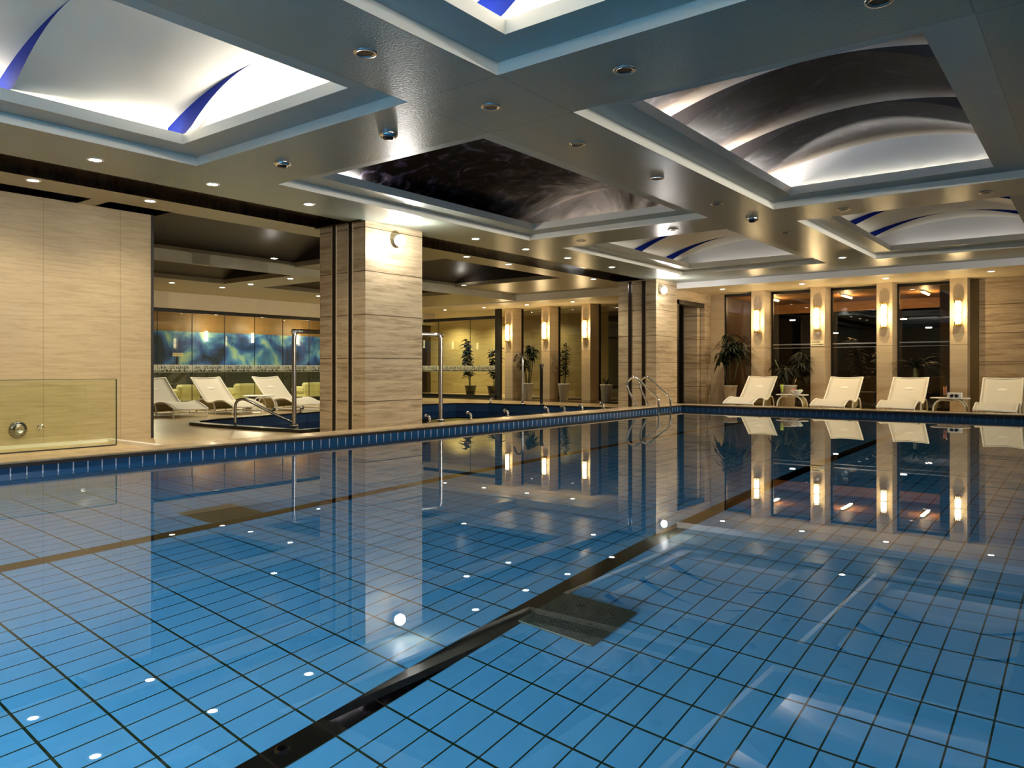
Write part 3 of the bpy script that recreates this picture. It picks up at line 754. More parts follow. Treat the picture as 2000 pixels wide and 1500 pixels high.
# ------------------------------------------------------------------ loungers
def make_lounger():
    """foot end at y=0, head end at +y, base z=0"""
    e = empty('sun_lounger'); e['category'] = 'sun lounger'
    prof = catmull([(0, .0, .165), (0, .16, .225), (0, .40, .29), (0, .62, .285), (0, .86, .235), (0, 1.02, .25), (0, 1.16, .33), (0, 1.42, .55), (0, 1.66, .765)], 5)
    W = .335; vs = []; cols = 9; fs = []
    for lay in (0, 1):
        for i, p in enumerate(prof):
            for k in range(cols):
                u = -1+2*k/(cols-1); sag = .028*(1-u*u)*(1 if i > len(prof)*.5 else .35)
                vs.append((u*W, p.y+(sag*.7 if i > len(prof)*.6 else 0), p.z-sag-(.018 if lay else 0)))
    R_ = len(prof); off = R_*cols
    for i in range(R_-1):
        for k in range(cols-1):
            a = i*cols+k; fs.append((a, a+1, a+cols+1, a+cols)); fs.append((off+a, off+a+cols, off+a+cols+1, off+a+1))
    for i in range(R_-1):
        for k in (0, cols-1): a = i*cols+k; fs.append((a, a+cols, off+a+cols, off+a))
    for k in range(cols-1):
        for i in (0, R_-1): a = i*cols+k; fs.append((a, a+1, off+a+1, off+a))
    ws = MB().add(vs, fs, 0, True).build('woven_seat', M['wicker'], e)
    f = MB()
    for s in (-1, 1): f.tube([(s*(W+.008), p.y, p.z-.008) for p in prof], .017, 7)
    f.tube([(-W, 0, .157), (W, 0, .157)], .017, 7)
    f.tube([(-W, 1.66, .757), (-W*.5, 1.672, .742), (0, 1.678, .736), (W*.5, 1.672, .742), (W, 1.66, .757)], .016, 7)
    f.build('frame', M['frame'], e)
    # pale oval emblem woven into the backrest
    em = MB(); t = (prof[-3]-prof[-9]).normalized(); c = (prof[-9]+prof[-3])*.5; nrm = Vector((0, -t.z, t.y))
    ring = [(.09*math.cos(2*PI*k/20), c.y+.0185+t.y*.035*math.sin(2*PI*k/20)+nrm.y*.003, c.z-.026+t.z*.035*math.sin(2*PI*k/20)+nrm.z*.003) for k in range(20)]
    em.add(ring, [tuple(range(20))]).build('emblem', M['frame'], ws)['label'] = 'pale oval emblem on the backrest'
    for s in (-1, 1):
        MB().tube([(s*W, .05, .175), (s*(W+.01), .06, .06), (s*(W+.01), .05, 0)], .017, 7).build('leg', M['frame'], e)
        MB().tube(catmull([(s*W, .78, .24), (s*(W+.012), .70, .12), (s*(W+.012), .68, 0)], 4), .018, 7).build('leg', M['frame'], e)
        MB().tube(catmull([(s*W, 1.12, .29), (s*(W+.015), 1.30, .28), (s*(W+.015), 1.40, .12), (s*(W+.015), 1.42, 0)], 4), .018, 7).build('leg', M['frame'], e)
    st = MB()
    for s in (-1, 1): st.tube([(s*(W+.01), .05, .06), (s*(W+.01), 1.41, .06)], .012, 6)
    for y in (.05, .69, 1.41): st.tube([(-W, y, .055), (W, y, .055)], .012, 6)
    st.build('stretcher', M['frame'], e)
    # woven skirt hanging in a curve below the head end
    A = catmull([(0, .76, .225), (0, .80, .12), (0, 1.02, .085), (0, 1.26, .12), (0, 1.36, .25)], 5); k = MB()
    vs = [(u*(W-.02), p.y, p.z) for p in A for u in (-1, 0, 1)]
    k.add(vs, [(i*3+j, i*3+j+1, i*3+j+4, i*3+j+3) for i in range(len(A)-1) for j in (0, 1)], 0, True).build('skirt', M['skirt'], e)['label'] = 'tan woven skirt under the backrest'
    for s in (-1, 1):
        k2 = MB(); pts = [(s*(W-.02), p.y, p.z) for p in A]; top = [(s*(W-.02), p.y, p.z-.02) for p in prof if .76 <= p.y <= 1.36]
        k2.add(pts+top[::-1], [tuple(range(len(pts)+len(top)))]).build('side_panel', M['skirt'], e)
    return e
lg = make_lounger()
ll = ['white woven lounger at the left end of the far row, beside the corner plant', 'white woven lounger just right of the table with the green drink', 'white woven lounger just left of the table with the red drink',
      'white woven lounger at the right end of the far row, cut by the edge', 'white woven lounger in the spa, partly hidden by the left wall', 'middle white woven lounger of the three in the spa', 'white woven spa lounger nearest the near pillar, behind the tall pipe']
for i, (x, y, r) in enumerate(((-6.54, 16.85, 0), (-4.60, 16.85, 0), (-3.28, 16.85, 0), (-1.58, 16.85, 0), (-14.05, 7.97, PI/2), (-14.05, 9.23, PI/2), (-14.0, 10.72, PI/2))):
    inst(lg, i, (x, y, DK), ll[i], r)['group'] = 'white woven loungers'

# ------------------------------------------------------------------ side tables
def make_table():
    e = empty('side_table'); e['category'] = 'side table'
    n = 28; ring = []
    for k in range(n):
        t = 2*PI*k/n; c_, s_ = math.cos(t), math.sin(t)
        ring.append((.36*math.copysign(abs(c_)**.7, c_), .22*math.copysign(abs(s_)**.7, s_)))
    vs = [(x*q, y*q, z) for z, q in ((.335, .97), (.34, 1), (.352, 1), (.357, .98)) for x, y in ring]
    fs = [(r*n+i, r*n+(i+1) % n, r*n+n+(i+1) % n, r*n+n+i) for r in range(3) for i in range(n)]+[tuple(range(n-1, -1, -1)), tuple(range(3*n, 4*n))]
    MB().add(vs, fs).build('table_top', M['white'], e)
    for s in (-1, 1):
        # each leg: a pair of hoops joined by a woven panel
        A = catmull([(-.02*0+s*.05, 0, .325), (s*.17, 0, .31), (s*.27, 0, .2), (s*.30, 0, .0)], 5)
        l = MB()
        for y in (-.17, .17): l.tube([(p.x, y, p.z) for p in A], .015, 7)
        lo = l.tube([(s*.30, -.17, .04), (s*.30, .17, .04)], .01, 6).build('leg', M['frame'], e)
        vs = [(p.x, y, p.z-.004) for p in A for y in (-.165, .165)]
        MB().add(vs, [(i*2, i*2+1, i*2+3, i*2+2) for i in range(len(A)-1)], 0, True).build('woven_panel', M['skirt'], lo)['label'] = 'tan woven panel'
    st = MB().tube([(-.2, -.15, .30), (.2, -.15, .30)], .012, 6).tube([(-.2, .15, .30), (.2, .15, .30)], .012, 6).tube([(-.30, 0, .06), (.30, 0, .06)], .01, 6)
    st.build('stretcher', M['frame'], e)
    return e
tb = make_table()
TT = DK+.357
for i, (x, y, r, l) in enumerate(((-5.66, 17.95, 0, 'white oval side table carrying the green drink'), (-2.44, 17.85, 0, 'white oval side table carrying the red drink'), (-14.85, 10.02, PI/2, 'white oval side table between two spa loungers'))):
    inst(tb, i, (x, y, DK), l, r)['group'] = 'white oval side tables'
def drink(x, y, m, lab, h=.24):
    e = empty('drink_glass', (x, y, TT)); tag(e, lab, 'glass', 'drinks on the side tables')
    MB().lathe([(0, 0), (.028, 0), (.028, .012), (.022, .02), (.026, .05), (.04, h), (.037, h), (.024, .05), (0, .045)], n=16).build('tumbler', M['drink'], e)
    MB().lathe([(0, .052), (.023, .052), (.0355, h-.025), (0, h-.025)], n=16).build('drink', m, e)
drink(-5.86, 17.85, M['green_drink'], 'tall tapered glass of lime green drink on the left table')
drink(-2.52, 17.75, M['red_drink'], 'tall tapered glass of reddish brown drink on the right table')
# fruit bowl on left table
e = empty('fruit_bowl', (-5.52, 17.86, TT)); tag(e, 'white bowl for fruit on the left side table', 'bowl')
MB().lathe([(0, .0), (.06, 0), (.12, .07), (.135, .105), (.128, .105), (.11, .07), (.05, .012), (0, .01)], n=24).build('bowl', M['white'], e)
for x, y, z, r, m, l in ((-5.592, 17.86, .093, .036, 'fruit_r', 'red fruit at the left of the white bowl'), (-5.52, 17.83, .075, .034, 'fruit_o', 'orange fruit in the middle of the white bowl'), (-5.448, 17.86, .093, .036, 'fruit_g', 'green fruit at the right of the white bowl')):
    f = MB().lathe([(.001, -r)]+[(r*math.cos(t), r*math.sin(t)) for t in [(-.5+k/8)*PI for k in range(1, 8)]]+[(.004, r*.86)], n=14)
    f.tube([(0, 0, r*.85), (.006, 0, r*1.15)], .003, 5)
    tag(f.build('fruit', M[m], None, (x, y, TT+z)), l, 'fruit', 'fruit in the bowl')
# folded towel and sunglasses on right table
e = empty('folded_towel', (-2.36, 17.87, TT)); tag(e, 'folded white towel on the right side table', 'towel')
tw = MB()
for k in range(3): tw.rbox(-.13, .13, -.08, .08, .002+k*.033, .034+k*.033, .014)
tw.build('cloth', M['fabric_w'], e)
e = empty('sunglasses', (-2.36, 17.74, TT)); tag(e, 'dark sunglasses lying before the white towel', 'sunglasses')
for s in (-1, 1): MB().lathe([(0, -.004), (.03, -.003), (.034, 0), (.03, .003), (0, .004)], (s*.042, 0, .036), 16, axis='y').build('lens', M['darklens'], e)
MB().tube([(-.075, 0, .05), (-.04, 0, .068), (0, 0, .052), (.04, 0, .068), (.075, 0, .05)], .005, 6).tube([(-.075, 0, .05), (-.07, .03, .01)], .004, 5).tube([(.075, 0, .05), (.07, .03, .01)], .004, 5).build('frame', M['black'], e)

# ------------------------------------------------------------------ plants
def pot(e, r0, r1, h, m):
    po = MB().lathe([(0, 0), (r0, 0), (r1, h-.03), (r1+.012, h-.028), (r1+.012, h), (r1-.015, h), (r1-.03, h-.04)], n=24).build('pot', m, e)
    MB().lathe([(0, h-.045), (r1-.02, h-.045)], n=18).build('soil', M['soil'], po)
KEEP = []
ORG = [0, 0, 0]
def leafstrip(b, p, d, L, W, droop, r):
    """one curved blade from p along d; left out where it would run into a column or a pane"""
    d = Vector(d).normalized(); side = d.cross(Vector((0, 0, 1)))
    side = side.normalized() if side.length > .01 else Vector((1, 0, 0))
    vs = []; n = 5; q = Vector(p); dd = d.copy()
    for i in range(n+1):
        t = i/n; w_ = W*math.sin(PI*min(.999, .12+.88*t))*(1 if t < .98 else .1)
        vs += [q-side*w_, q+Vector((0, 0, w_*.25)), q+side*w_]
        q = q+dd*(L/n); dd = (dd+Vector((0, 0, -droop/n))).normalized()
    for v in vs:
        X_, Y_, Z_ = v[0]+ORG[0], v[1]+ORG[1], v[2]+ORG[2]
        if Z_ < ORG[2]+.02: return
        for k in KEEP:
            if k[0] < X_ < k[1] and k[2] < Y_ < k[3]: return
    b.add(vs, [(i*3+j, i*3+j+1, i*3+j+4, i*3+j+3) for i in range(n) for j in (0, 1)], 0, True)
for x0 in (-6.99, -5.54, -4.07, -2.60): KEEP.append((x0-.02, x0+.35, 18.93, 19.6))
for x0 in (-14.91, -13.49, -12.05, -10.6): KEEP.append((x0-.02, x0+.32, 18.93, 19.6))
KEEP += [(-8.5, 0, 19.44, 19.66), (-8.5, -7.88, 17, 21), (-14.7, -10, 19.4, 19.6), (-22, -15, 18.8, 19.02), (-6.9, -6.2, 16.9, 18.7), (-3.64, -2.9, 16.9, 18.65)]
def plant(x, y, z, kind, h, ph, pr, lab, seed, potm='pot', nl=60, spread=.3, lm='leaf', L=.22, W=.03):
    r = random.Random(seed); ORG[:] = (x, y, z)
    e = empty('potted_plant', (x, y, z)); tag(e, lab, 'potted plant', 'potted plants')
    pot(e, pr*.72, pr, ph, M[potm])
    fo = MB(); stm = MB()
    if kind == 'bushy':        # upright stems with broad leaves all along
        for s in range(4):
            a = r.random()*6.28; top = Vector((math.cos(a)*spread*.35, math.sin(a)*spread*.35, h*(.75+.25*r.random())))
            base = Vector((math.cos(a)*.04, math.sin(a)*.04, ph-.05)); stm.tube([base, base.lerp(top, .5)+Vector((.02, 0, 0)), top], .009, 6)
            for k in range(nl//4):
                t = .25+.75*(k+r.random())/(nl//4); p = base.lerp(top, t); b_ = r.random()*6.28
                leafstrip(fo, p, (math.cos(b_), math.sin(b_), .35), L*(.7+.5*r.random()), W, 1.3, r)
    elif kind == 'cane':       # canes carrying strappy rosettes
        for s in range(5):
            a = s*1.35+r.random(); hh = h*(.62+.38*r.random()); top = Vector((math.cos(a)*spread*.45, math.sin(a)*spread*.45, hh))
            base = Vector((math.cos(a)*.06, math.sin(a)*.06, ph-.05)); stm.tube([base, base.lerp(top, .5)+Vector((.015, .01, 0)), top], .013, 6)
            for k in range(nl//5):
                b_ = r.random()*6.28; t = .72+.28*r.random()
                leafstrip(fo, base.lerp(top, t), (math.cos(b_), math.sin(b_), .7*r.random()-.05), L*(.7+.6*r.random()), W, 2.0, r)
    elif kind == 'palm':       # thick stem, long arching blades
        top = Vector((.0, 0, h*.55)); stm.tube([(0, 0, ph-.05), (0, .01, h*.3), top], .05, 8, radii=[.065, .055, .05])
        for k in range(nl):
            b_ = r.random()*6.28; leafstrip(fo, top+Vector((0, 0, -.08*r.random())), (math.cos(b_), math.sin(b_), .5+1.2*r.random()), L*(.7+.5*r.random()), W, 1.8, r)
    elif kind == 'sprig':
        for k in range(nl):
            b_ = r.random()*6.28; leafstrip(fo, (0, 0, ph-.04), (math.cos(b_)*.5, math.sin(b_)*.5, 1), L, W, .9, r)
    stm.build('stem', M['stem'], e) if stm.v else None
    fo.build('foliage', M[lm], e)
plant(-7.5, 18.85, DK, 'cane', 1.85, .52, .17, 'white pot with drooping strap-leaved plant behind the first lounger', 3, nl=230, spread=.55, L=.46, W=.026, lm='leaf2')
plant(-6.0, 18.75, DK, 'cane', 1.45, .55, .19, 'white pot with dark leafy plant behind the table with the green drink', 5, nl=230, spread=.7, L=.34, W=.026, lm='leaf2')
plant(-3.30, 19.15, DK, 'palm', 1.75, .4, .2, 'palm with a thick green stem and arching fronds behind the third lounger', 8, nl=70, L=.8, W=.022, lm='leaf2')
plant(-4.6, 20.3, DK-.02, 'bushy', 1.9, .4, .2, 'dark leafy shrub outside the window behind the second lounger', 12, nl=240, spread=1.0, lm='leaf2', L=.26, W=.045)
plant(-14.05, 19.02, DK, 'cane', 1.75, .5, .16, 'white pot with tall bushy plant between the first two spa columns', 21, nl=200, spread=.42, L=.26, W=.03, lm='leaf2')
plant(-12.72, 19.02, DK, 'bushy', 1.9, .5, .17, 'white pot with slim tall plant left of the right-hand spa column', 22, nl=170, spread=.28, L=.19, W=.03, lm='leaf2')
plant(-11.12, 18.8, DK, 'sprig', .8, .5, .17, 'white pot with a few small shoots before the dark spa doorway', 23, nl=12, L=.28, W=.02)
plant(-17.42, 20.2, DK, 'bushy', 2.0, .36, .2, 'dark pot with bushy broad-leaved plant behind the etched spa glass', 24, 'pot2', 130, .5, 'leaf2', .26, .075)
plant(-16.4, 20.2, DK, 'bushy', 1.65, .36, .2, 'dark pot with broad-leaved plant behind the black glass post', 25, 'pot2', 130, .5, 'leaf2', .26, .075)

# ------------------------------------------------------------------ pool ladder
e = empty('pool_ladder', (-7.4, 14.45, .1)); tag(e, 'chrome pool ladder with two looped handrails at the far left corner', 'ladder')
for y in (-.27, .27):
    pts = catmull([(.24, y, -.9), (.24, y, -.2), (.24, y, .12), (.2, y, .22), (-.02, y, .40), (-.2, y, .56), (-.32, y, .62), (-.44, y, .56), (-.48, y, .44), (-.42, y, .28), (-.30, y, .08), (-.27, y, 0)], 5)
    hr = MB().tube(pts, .021, 10).build('handrail', M['chrome'], e)
    MB().lathe([(.022, 0), (.05, 0), (.045, .018), (.022, .022)], (-.27, y, 0), 16).build('flange', M['chrome'], hr)
for z in (-.16, -.42, -.68):
    MB().rbox(.19, .29, -.27, .27, z, z+.025, .008).build('tread', M['white'], e)

# ------------------------------------------------------------------ spa fittings
e = empty('shower_pipe', (-9.9, 7.3, -.1)); tag(e, 'tall bent steel pipe arching over the spa pool behind the near pillar', 'pipe')
pa, pb = Vector((0, 0, 0)), Vector((.9, 2.35, 0)); d = (pb-pa).normalized()
MB().tube(catmull([pa, pa+Vector((0, 0, .8)), pa+Vector((0, 0, 1.48)), pa+d*.05+Vector((0, 0, 1.56)), pa+d*.14+Vector((0, 0, 1.58)), pb-d*.14+Vector((0, 0, 1.58)), pb-d*.05+Vector((0, 0, 1.56)), pb+Vector((0, 0, 1.48)), pb+Vector((0, 0, .8)), pb], 4), .035, 10).build('pipe', M['steel'], e)
MB().lathe([(.03, .1), (.07, .1), (.06, .13), (.03, .14)], (0, 0, 0), 14).lathe([(.03, .1), (.07, .1), (.06, .13), (.03, .14)], tuple(pb), 14).build('flange', M['steel'], e)
e = empty('spa_handrail', (-10.95, 6.95, 0)); tag(e, 'bent steel handrail leading into the spa pool', 'handrail')
MB().tube(catmull([(0, 0, .004), (0, 0, .28), (.02, .02, .38), (.10, .06, .41), (.2, .12, .38), (.55, .36, .17), (.78, .52, .05), (.84, .56, -.03), (.8, .54, -.1), (.65, .44, -.16)], 5), .022, 9).build('rail', M['steel'], e)
for i, (x, y, l, hd) in enumerate(((-11.55, 15.4, 'steel swan-neck water spout at the far side of the spa pool', -.17), (-11.0, 15.45, 'straight dark water spout beside the swan-neck spout', 0))):
    e = empty('water_spout', (x, y, 0)); tag(e, l, 'spout', 'spa spouts')
    if hd: MB().tube(catmull([(0, 0, 0), (0, 0, .6), (0, 0, 1.1), (-.04, 0, 1.22), (-.13, 0, 1.27), (-.22, 0, 1.2), (-.27, 0, 1.08)], 5), .03, 9).build('pipe', M['steel'], e)
    else: MB().tube([(0, 0, 0), (0, 0, .9), (0, 0, 1.02)], .04, 9, radii=[.04, .04, .06]).build('pipe', M['bronze'], e)
    MB().lathe([(.03, 0), (.08, 0), (.07, .03), (.03, .04)], (0, 0, 0), 14).build('flange', M['steel'], e)
def make_jet():
    e = empty('jet_nozzle'); e['category'] = 'jet nozzle'
    MB().lathe([(.028, 0), (.05, 0), (.045, .012), (.028, .016)], n=12).build('flange', M['chrome'], e)
    MB().tube(catmull([(0, 0, 0), (0, 0, .06), (-.02, 0, .10), (-.07, 0, .11)], 3), .024, 8, radii=None).lathe([(.02, 0), (.036, .0), (.036, .02), (0, .02)], (-.085, 0, .11), 10, axis='x').build('spout', M['chrome'], e)
    return e
jt = make_jet()
js = [(-8.83, 9.2, 0), (-8.83, 10.25, 0), (-8.82, 11.3, 0), (-8.81, 12.6, 0), (-8.81, 13.2, 0), (-8.82, 13.9, 0), (-8.83, 14.8, 0), (-12.78, 8.9, PI), (-12.9, 9.66, PI), (-13.52, 13.6, PI), (-12.6, 15.4, -PI/2)]
jl = ['chrome jet nozzle on the near spa rim, %s right of the near pillar' % k for k in ordn[:7]]+['chrome jet nozzle on the far spa rim before the middle spa lounger', 'chrome jet nozzle on the far spa rim by the third lounger', 'chrome jet nozzle on the far spa rim behind the tall pipe', 'chrome jet nozzle on the far spa rim below the swan-neck spout']
for i, (x, y, r) in enumerate(js): inst(jt, i, (x, y, 0), jl[i], r)['group'] = 'chrome jet nozzles'

# ------------------------------------------------------------------ left wall: glass screen, foot basin kerb, chrome fittings
e = empty('glass_screen', (-9.65, 2.2, DK)); tag(e, 'low greenish glass screen standing before the left travertine wall', 'glass screen')
MB().box(-.006, .006, -3.5, 2.28, .012, .82).build('pane', M['screen'], e)
MB().box(-.015, .015, -3.5, 2.28, 0, .014).build('channel', M['black'], e)
MB().box(-.008, .008, 2.28, 2.29, .012, .82).box(-.008, .008, -3.5, 2.28, .82, .826).build('edge', plain('glass_edge', (.05, .075, .04), .2), e)
k = MB().box(-10.28, -10.2, -3, 4.72, DK, DK+.035).box(-10.2, -9.0, 4.64, 4.72, DK, DK+.035)
tag(k.build('kerb', plain('white_kerb', (.85, .80, .70), .3)), 'white stone kerb at the foot of the left wall, turning towards the pool', 'kerb')
e = empty('wall_jet', (-10.28, 3.62, .17)); tag(e, 'large round chrome water jet low on the left wall', 'water jet')
MB().lathe([(.03, 0), (.095, 0), (.10, .012), (.085, .03), (.07, .025), (.062, .04), (.05, .05)], n=24, axis='x').build('flange', M['dchrome'], e)
MB().lathe([(.05, .02), (.05, .06), (.04, .07), (.03, .05), (0, .05)], n=20, axis='x').build('nozzle', M['steel'], e)
e = empty('tap_handle', (-10.284, 3.86, .185)); tag(e, 'small chrome cross handle beside the round wall jet', 'tap')
MB().lathe([(.022, 0), (.034, 0), (.03, .012), (.014, .02), (.014, .05), (.022, .055), (.022, .07), (0, .07)], n=14, axis='x').build('stem', M['chrome'], e)
MB().tube([(.06, -.036, .01), (.06, .036, -.01)], .009, 6).tube([(.06, -.01, -.036), (.06, .01, .036)], .009, 6).build('cross_bar', M['chrome'], e)

# ------------------------------------------------------------------ signs, dome, speaker
e = empty('wall_sign', (-5.375, 18.95, 1.51)); tag(e, 'small cream arrow sign on the second far column from the left', 'sign', 'cream signs')
MB().box(-.155, .155, -.012, 0, -.07, .07).build('plaque', M['sign'], e)
s = MB()
def tri(b, cx_, cz, r): b.add([(cx_-r, -.0135, cz-r*.3), (cx_+r*.9, -.0135, cz-r*.55), (cx_+r*.9, -.0135, cz+r*.75)], ((0, 1, 2),))
tri(s, -.115, .03, .022); tri(s, -.115, -.04, .022); s.build('arrow', M['ink'], e)
def text(body, size, loc, rot, parent, mat, name='lettering'):
    cu_ = bpy.data.curves.new(name, 'FONT'); cu_.body = body; cu_.size = size; cu_.extrude = .0006
    o = bpy.data.objects.new(name, cu_); COL.objects.link(o); o.location = loc; o.rotation_euler = rot; o.parent = parent
    cu_.materials.append(mat); return o
s = MB(); r = random.Random(2)
for row, n_, z0_, hh in ((0, 9, .018, .018), (1, 16, -.042, .022)):
    u = -.085
    for k_ in range(n_):
        wd = .007+.006*r.random(); h2 = hh*(.6+.4*r.random()); s.box(u, u+wd, -.0136, -.012, z0_, z0_+h2); u += wd+.004
s.build('lettering', M['ink'], e)
e = empty('wall_sign', (-21.3, 11.66, 1.31)); tag(e, 'small cream sign seen through the spa glass before the sky mural', 'sign', 'cream signs')
MB().box(-.012, 0, -.16, .16, -.05, .05).build('plaque', M['sign'], e)
MB().box(-.09, -.012, -.02, .02, -.3, -.0).build('bracket', M['black'], e)
s = MB().box(0, .0015, -.12, -.105, -.025, .03); 
for z in (-.02, .012):
    s.box(0, .0015, -.08, .1, z, z+.008)
s.build('lettering', M['ink'], e)
e = empty('camera_dome', (-5.375, 18.954, 1.745)); tag(e, 'small white dome on the column just below the second sconce', 'camera dome')
MB().lathe([(0, -.05), (.03, -.042), (.04, -.02), (.042, 0)], n=16, axis='y').build('dome', M['white'], e)
MB().lathe([(.0, -.003), (.056, -.003), (.056, 0)], n=16, axis='y').build('base', M['white'], e)
e = empty('wall_clock', (-17.2, 22.1, 1.98)); tag(e, 'small square white-framed dark panel on the wall behind the etched spa glass', 'wall panel')
MB().rbox(-.14, .14, -.04, 0, -.16, .16, .01).build('housing', M['white'], e)
MB().box(-.09, .09, -.043, -.038, -.11, .11).build('face', M['darklens'], e)

# ------------------------------------------------------------------ lounge behind the spa glass: armchairs
def make_armchair():
    e = empty('armchair'); e['category'] = 'armchair'
    MB().rbox(-.36, .36, -.5, .5, .04, .26, .05).build('base', M['sofa'], e)
    MB().rbox(.12, .38, -.52, .52, .2, .52, .06).build('backrest', M['sofa'], e)
    for s in (-1, 1): MB().rbox(-.36, .3, *sorted((s*.36, s*.54)), .2, .40, .05).build('armrest', M['sofa'], e)
    MB().rbox(-.34, .12, -.36, .36, .24, .36, .04).build('cushion', M['sofa'], e)
    f = MB()
    for x in (-.3, .3):
        for y in (-.42, .42): f.tube([(x, y, 0), (x, y, .05)], .02, 6)
    f.build('foot', M['black'], e)
    return e
ac = make_armchair()
for i, (y, l) in enumerate(((11.15, 'lime green armchair behind the spa glass, left of the three'), (12.85, 'lime green armchair behind the spa glass, middle of the three'), (15.2, 'lime green armchair behind the spa glass, next to the near pillar'))):
    inst(ac, i, (-19.7, y, DK), l)['group'] = 'lime green armchairs'

# ------------------------------------------------------------------ beyond the hall windows: tube lamps, dark chair, distant lamps
for i, (x, y, l) in enumerate(((-7.35, 21.6, 'warm tube lamp on the orange ceiling, in the window right of the first column'), (-5.47, 22.0, 'warm tube lamp on the orange ceiling in the middle window'), (-3.6, 22.2, 'warm tube lamp on the orange ceiling, in the window left of the last column'))):
    e = empty('ceiling_tube_lamp', (x, y, 2.9)); tag(e, l, 'lamp', 'lobby tube lamps')
    MB().box(-.05, .05, -.5, .5, -.03, 0).build('housing', M['white'], e)
    MB().tube([(0, -.48, -.05), (0, .48, -.05)], .02, 8).build('tube', M['tubelamp'], e)
    light('tube_glow', 'AREA', (x, y, 2.835), 40, (1, .62, .28), .07, None, (0, 0, 0), sy=1.0)
    light('tube_bounce', 'POINT', (x, y, 2.65), 20, (1, .62, .28), .1)
e = empty('lounge_chair', (-6.0, 20.6, DK)); tag(e, 'glossy black chair outside the window behind the table with the green drink', 'chair')
gb = plain('gloss_black', (.01, .01, .012), .08)
MB().rbox(-.3, .3, -.3, .3, .36, .46, .03).build('seat', gb, e); MB().rbox(-.3, .3, .24, .34, .4, .95, .04).build('backrest', gb, e)
for s in (-1, 1): MB().tube(catmull([(s*.32, -.28, .4), (s*.34, -.26, .62), (s*.34, .1, .68), (s*.32, .28, .6)], 4), .025, 8).build('armrest', M['chrome'], e)
for x in (-.26, .26):
    for y in (-.26, .26): MB().tube([(x, y, .36), (x*1.1, y*1.1, 0)], .018, 7).build('leg', M['chrome'], e)
k = 0
for x, y, z in ((-5.0, 27, 2.5), (-4.6, 29, 2.3), (-5.8, 28, 2.4), (-1.9, 26, 2.0), (-1.2, 27, 2.05), (-2.2, 30, 2.1), (-.6, 29, 2.0), (-1.6, 28, 1.75), (-8.5, 27, 2.6), (-7.6, 29, 2.2)):
    lampx = empty('distant_lamp', (x, y, z)); tag(lampx, 'tiny distant lamp beyond the windows, ' + ['high left in the third window', 'upper middle of the third window', 'beside the second column', 'left of a row in the last window', 'second of a row in the last window', 'faint one behind the row in the last window', 'right end of a row in the last window', 'lowest one in the last window', 'in the window right of the first column', 'lower one right of the first column'][k], 'lamp', 'distant lamps')
    MB().lathe([(0, -.03), (.09, -.03), (.1, 0), (0, 0)], n=12).build('lens', M['citylamp'], lampx); MB().lathe([(0, .05), (.11, .02), (.11, 0), (0, 0)], n=12).build('housing', M['black'], lampx)
    MB().tube([(0, 0, .04), (0, 0, 4.5-z)], .008, 5).build('hanger', M['black'], lampx); k += 1

# ------------------------------------------------------------------ fill from lamps outside the frame (more downlights over the near deck and right side)
for y in (-2.5, .9, 2.2): light('downlight_beam', 'SPOT', (-8.0, y, H-.04), HP_, (1, .88, .68), .05, 2.3, blend=.9)
for x in (-19.6, -17.4, -15.2): light('lobby_beam', 'SPOT', (x, 21.3, HP-.08), 75, (1, .88, .58), .06, 2.6, blend=.8)
for y in (10, 13.5, 17): light('lounge_beam', 'SPOT', (-20.3, y, HP-.08), 200, (1, .92, .7), .06, 2.6, (0, -.45, 0), .8)

# unseen fill spots added over the right-hand deck to brighten walls and pillars
for y in (-1.5, 2.5, 6.5, 10.5, 14.5):
    e = empty('fill_spot', (5.6, y, H)); tag(e, 'added fill spotlight over the deck right of the picture', 'spotlight', 'added fill spotlights')
    MB().lathe([(.05, 0), (.05, -.03), (.012, -.03), (.012, -.12)], n=14).build('stem', M['white'], e)
    MB().lathe([(0, .09), (.06, .09), (.07, -.09), (.065, -.09)], (0, 0, -.17), 16, axis='x').build('housing', M['white'], e)
    li = light('fill_spot_beam', 'SPOT', (5.45, y, H-.17), WASH*(.30 if y < 3 else 1.25), (1, .93, .80),   .06, 1.2, blend=1)
    li.rotation_euler = (Vector((-9.5, y+1.5, 1.7))-li.location).to_track_quat('-Z', 'Y').to_euler()
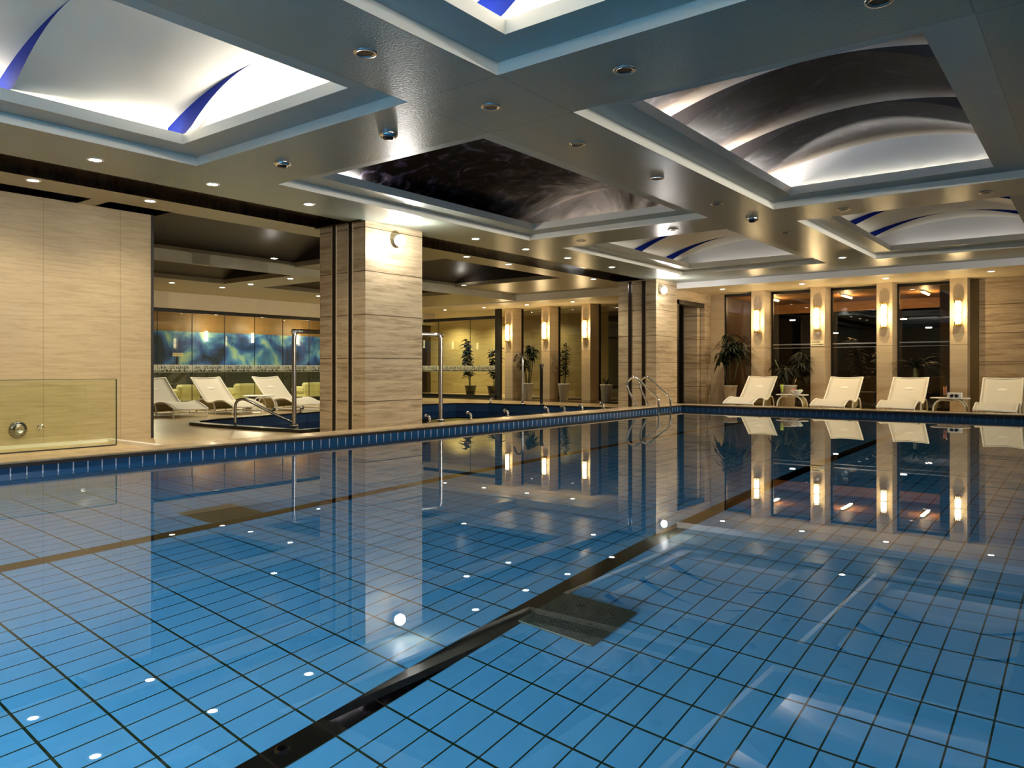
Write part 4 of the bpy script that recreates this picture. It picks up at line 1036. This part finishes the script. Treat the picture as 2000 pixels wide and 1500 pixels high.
# unseen underwater lamps added behind the viewer to brighten the pool floor
def fill_pool_lamp(x, y, rz, p):
    e = empty('fill_pool_lamp', (x, y, -.55), rz); tag(e, 'added underwater fill lamp in the pool wall behind the viewer', 'lamp', 'added underwater fill lamps')
    MB().lathe([(.11, 0), (.14, .0), (.13, .03), (.11, .035)], n=20, axis='x').build('trim_ring', M['chrome'], e)
    MB().lathe([(0, .02), (.11, .02)], n=20, axis='x').build('lens', M['fill_lens'], e)
    light('fill_pool_glow', 'AREA', (x+.06*math.cos(rz), y+.06*math.sin(rz), -.55), p, (.90, .97, 1), .28, None, (0, -PI/2+.45, rz), sy=.28)
M['fill_lens'] = emit('fill_pool_lens', (.8, .95, 1), 20)
for x, p in ((-4.4, 190), (-2.2, 220), (-.2, 120)): fill_pool_lamp(x, PN, PI/2, p)
# refracted lamp light reaches the pool floor
for o in bpy.data.objects:
    if o.type == 'LIGHT': o.data.cycles.is_caustics_light = True
    if o.name in ('water',): o.cycles.is_caustics_caster = True
    if o.name.startswith(('floor_pool', 'wall_pool', 'lane_line', 'plate')): o.cycles.is_caustics_receiver = True
# ------------------------------------------------------------------ world, camera, render settings
wd = bpy.data.worlds.new('night'); sc.world = wd; wd.use_nodes = True
wd.node_tree.nodes['Background'].inputs[0].default_value = (.003, .004, .008, 1); wd.node_tree.nodes['Background'].inputs[1].default_value = 1
cam = bpy.data.cameras.new('camera'); co = bpy.data.objects.new('camera', cam); COL.objects.link(co)
cam.sensor_width = 36; cam.sensor_fit = 'HORIZONTAL'; cam.lens = 36*1490/2000; cam.shift_y = -30/2000; cam.clip_start = .05; cam.clip_end = 200
co.location = (0, 0, .9); co.rotation_euler = (PI/2, 0, math.atan(1150/1490)); sc.camera = co
sc.view_settings.view_transform = 'Standard'; sc.view_settings.look = 'None'; sc.view_settings.gamma = 1; sc.view_settings.use_curve_mapping = False
sc.view_settings.exposure = 1.05
cy = sc.cycles
cy.max_bounces = 9; cy.diffuse_bounces = 4; cy.glossy_bounces = 4; cy.transmission_bounces = 6; cy.transparent_max_bounces = 12
cy.sample_clamp_indirect = 8; cy.blur_glossy = .3; cy.use_denoising = True; cy.caustics_reflective = True; cy.caustics_refractive = True
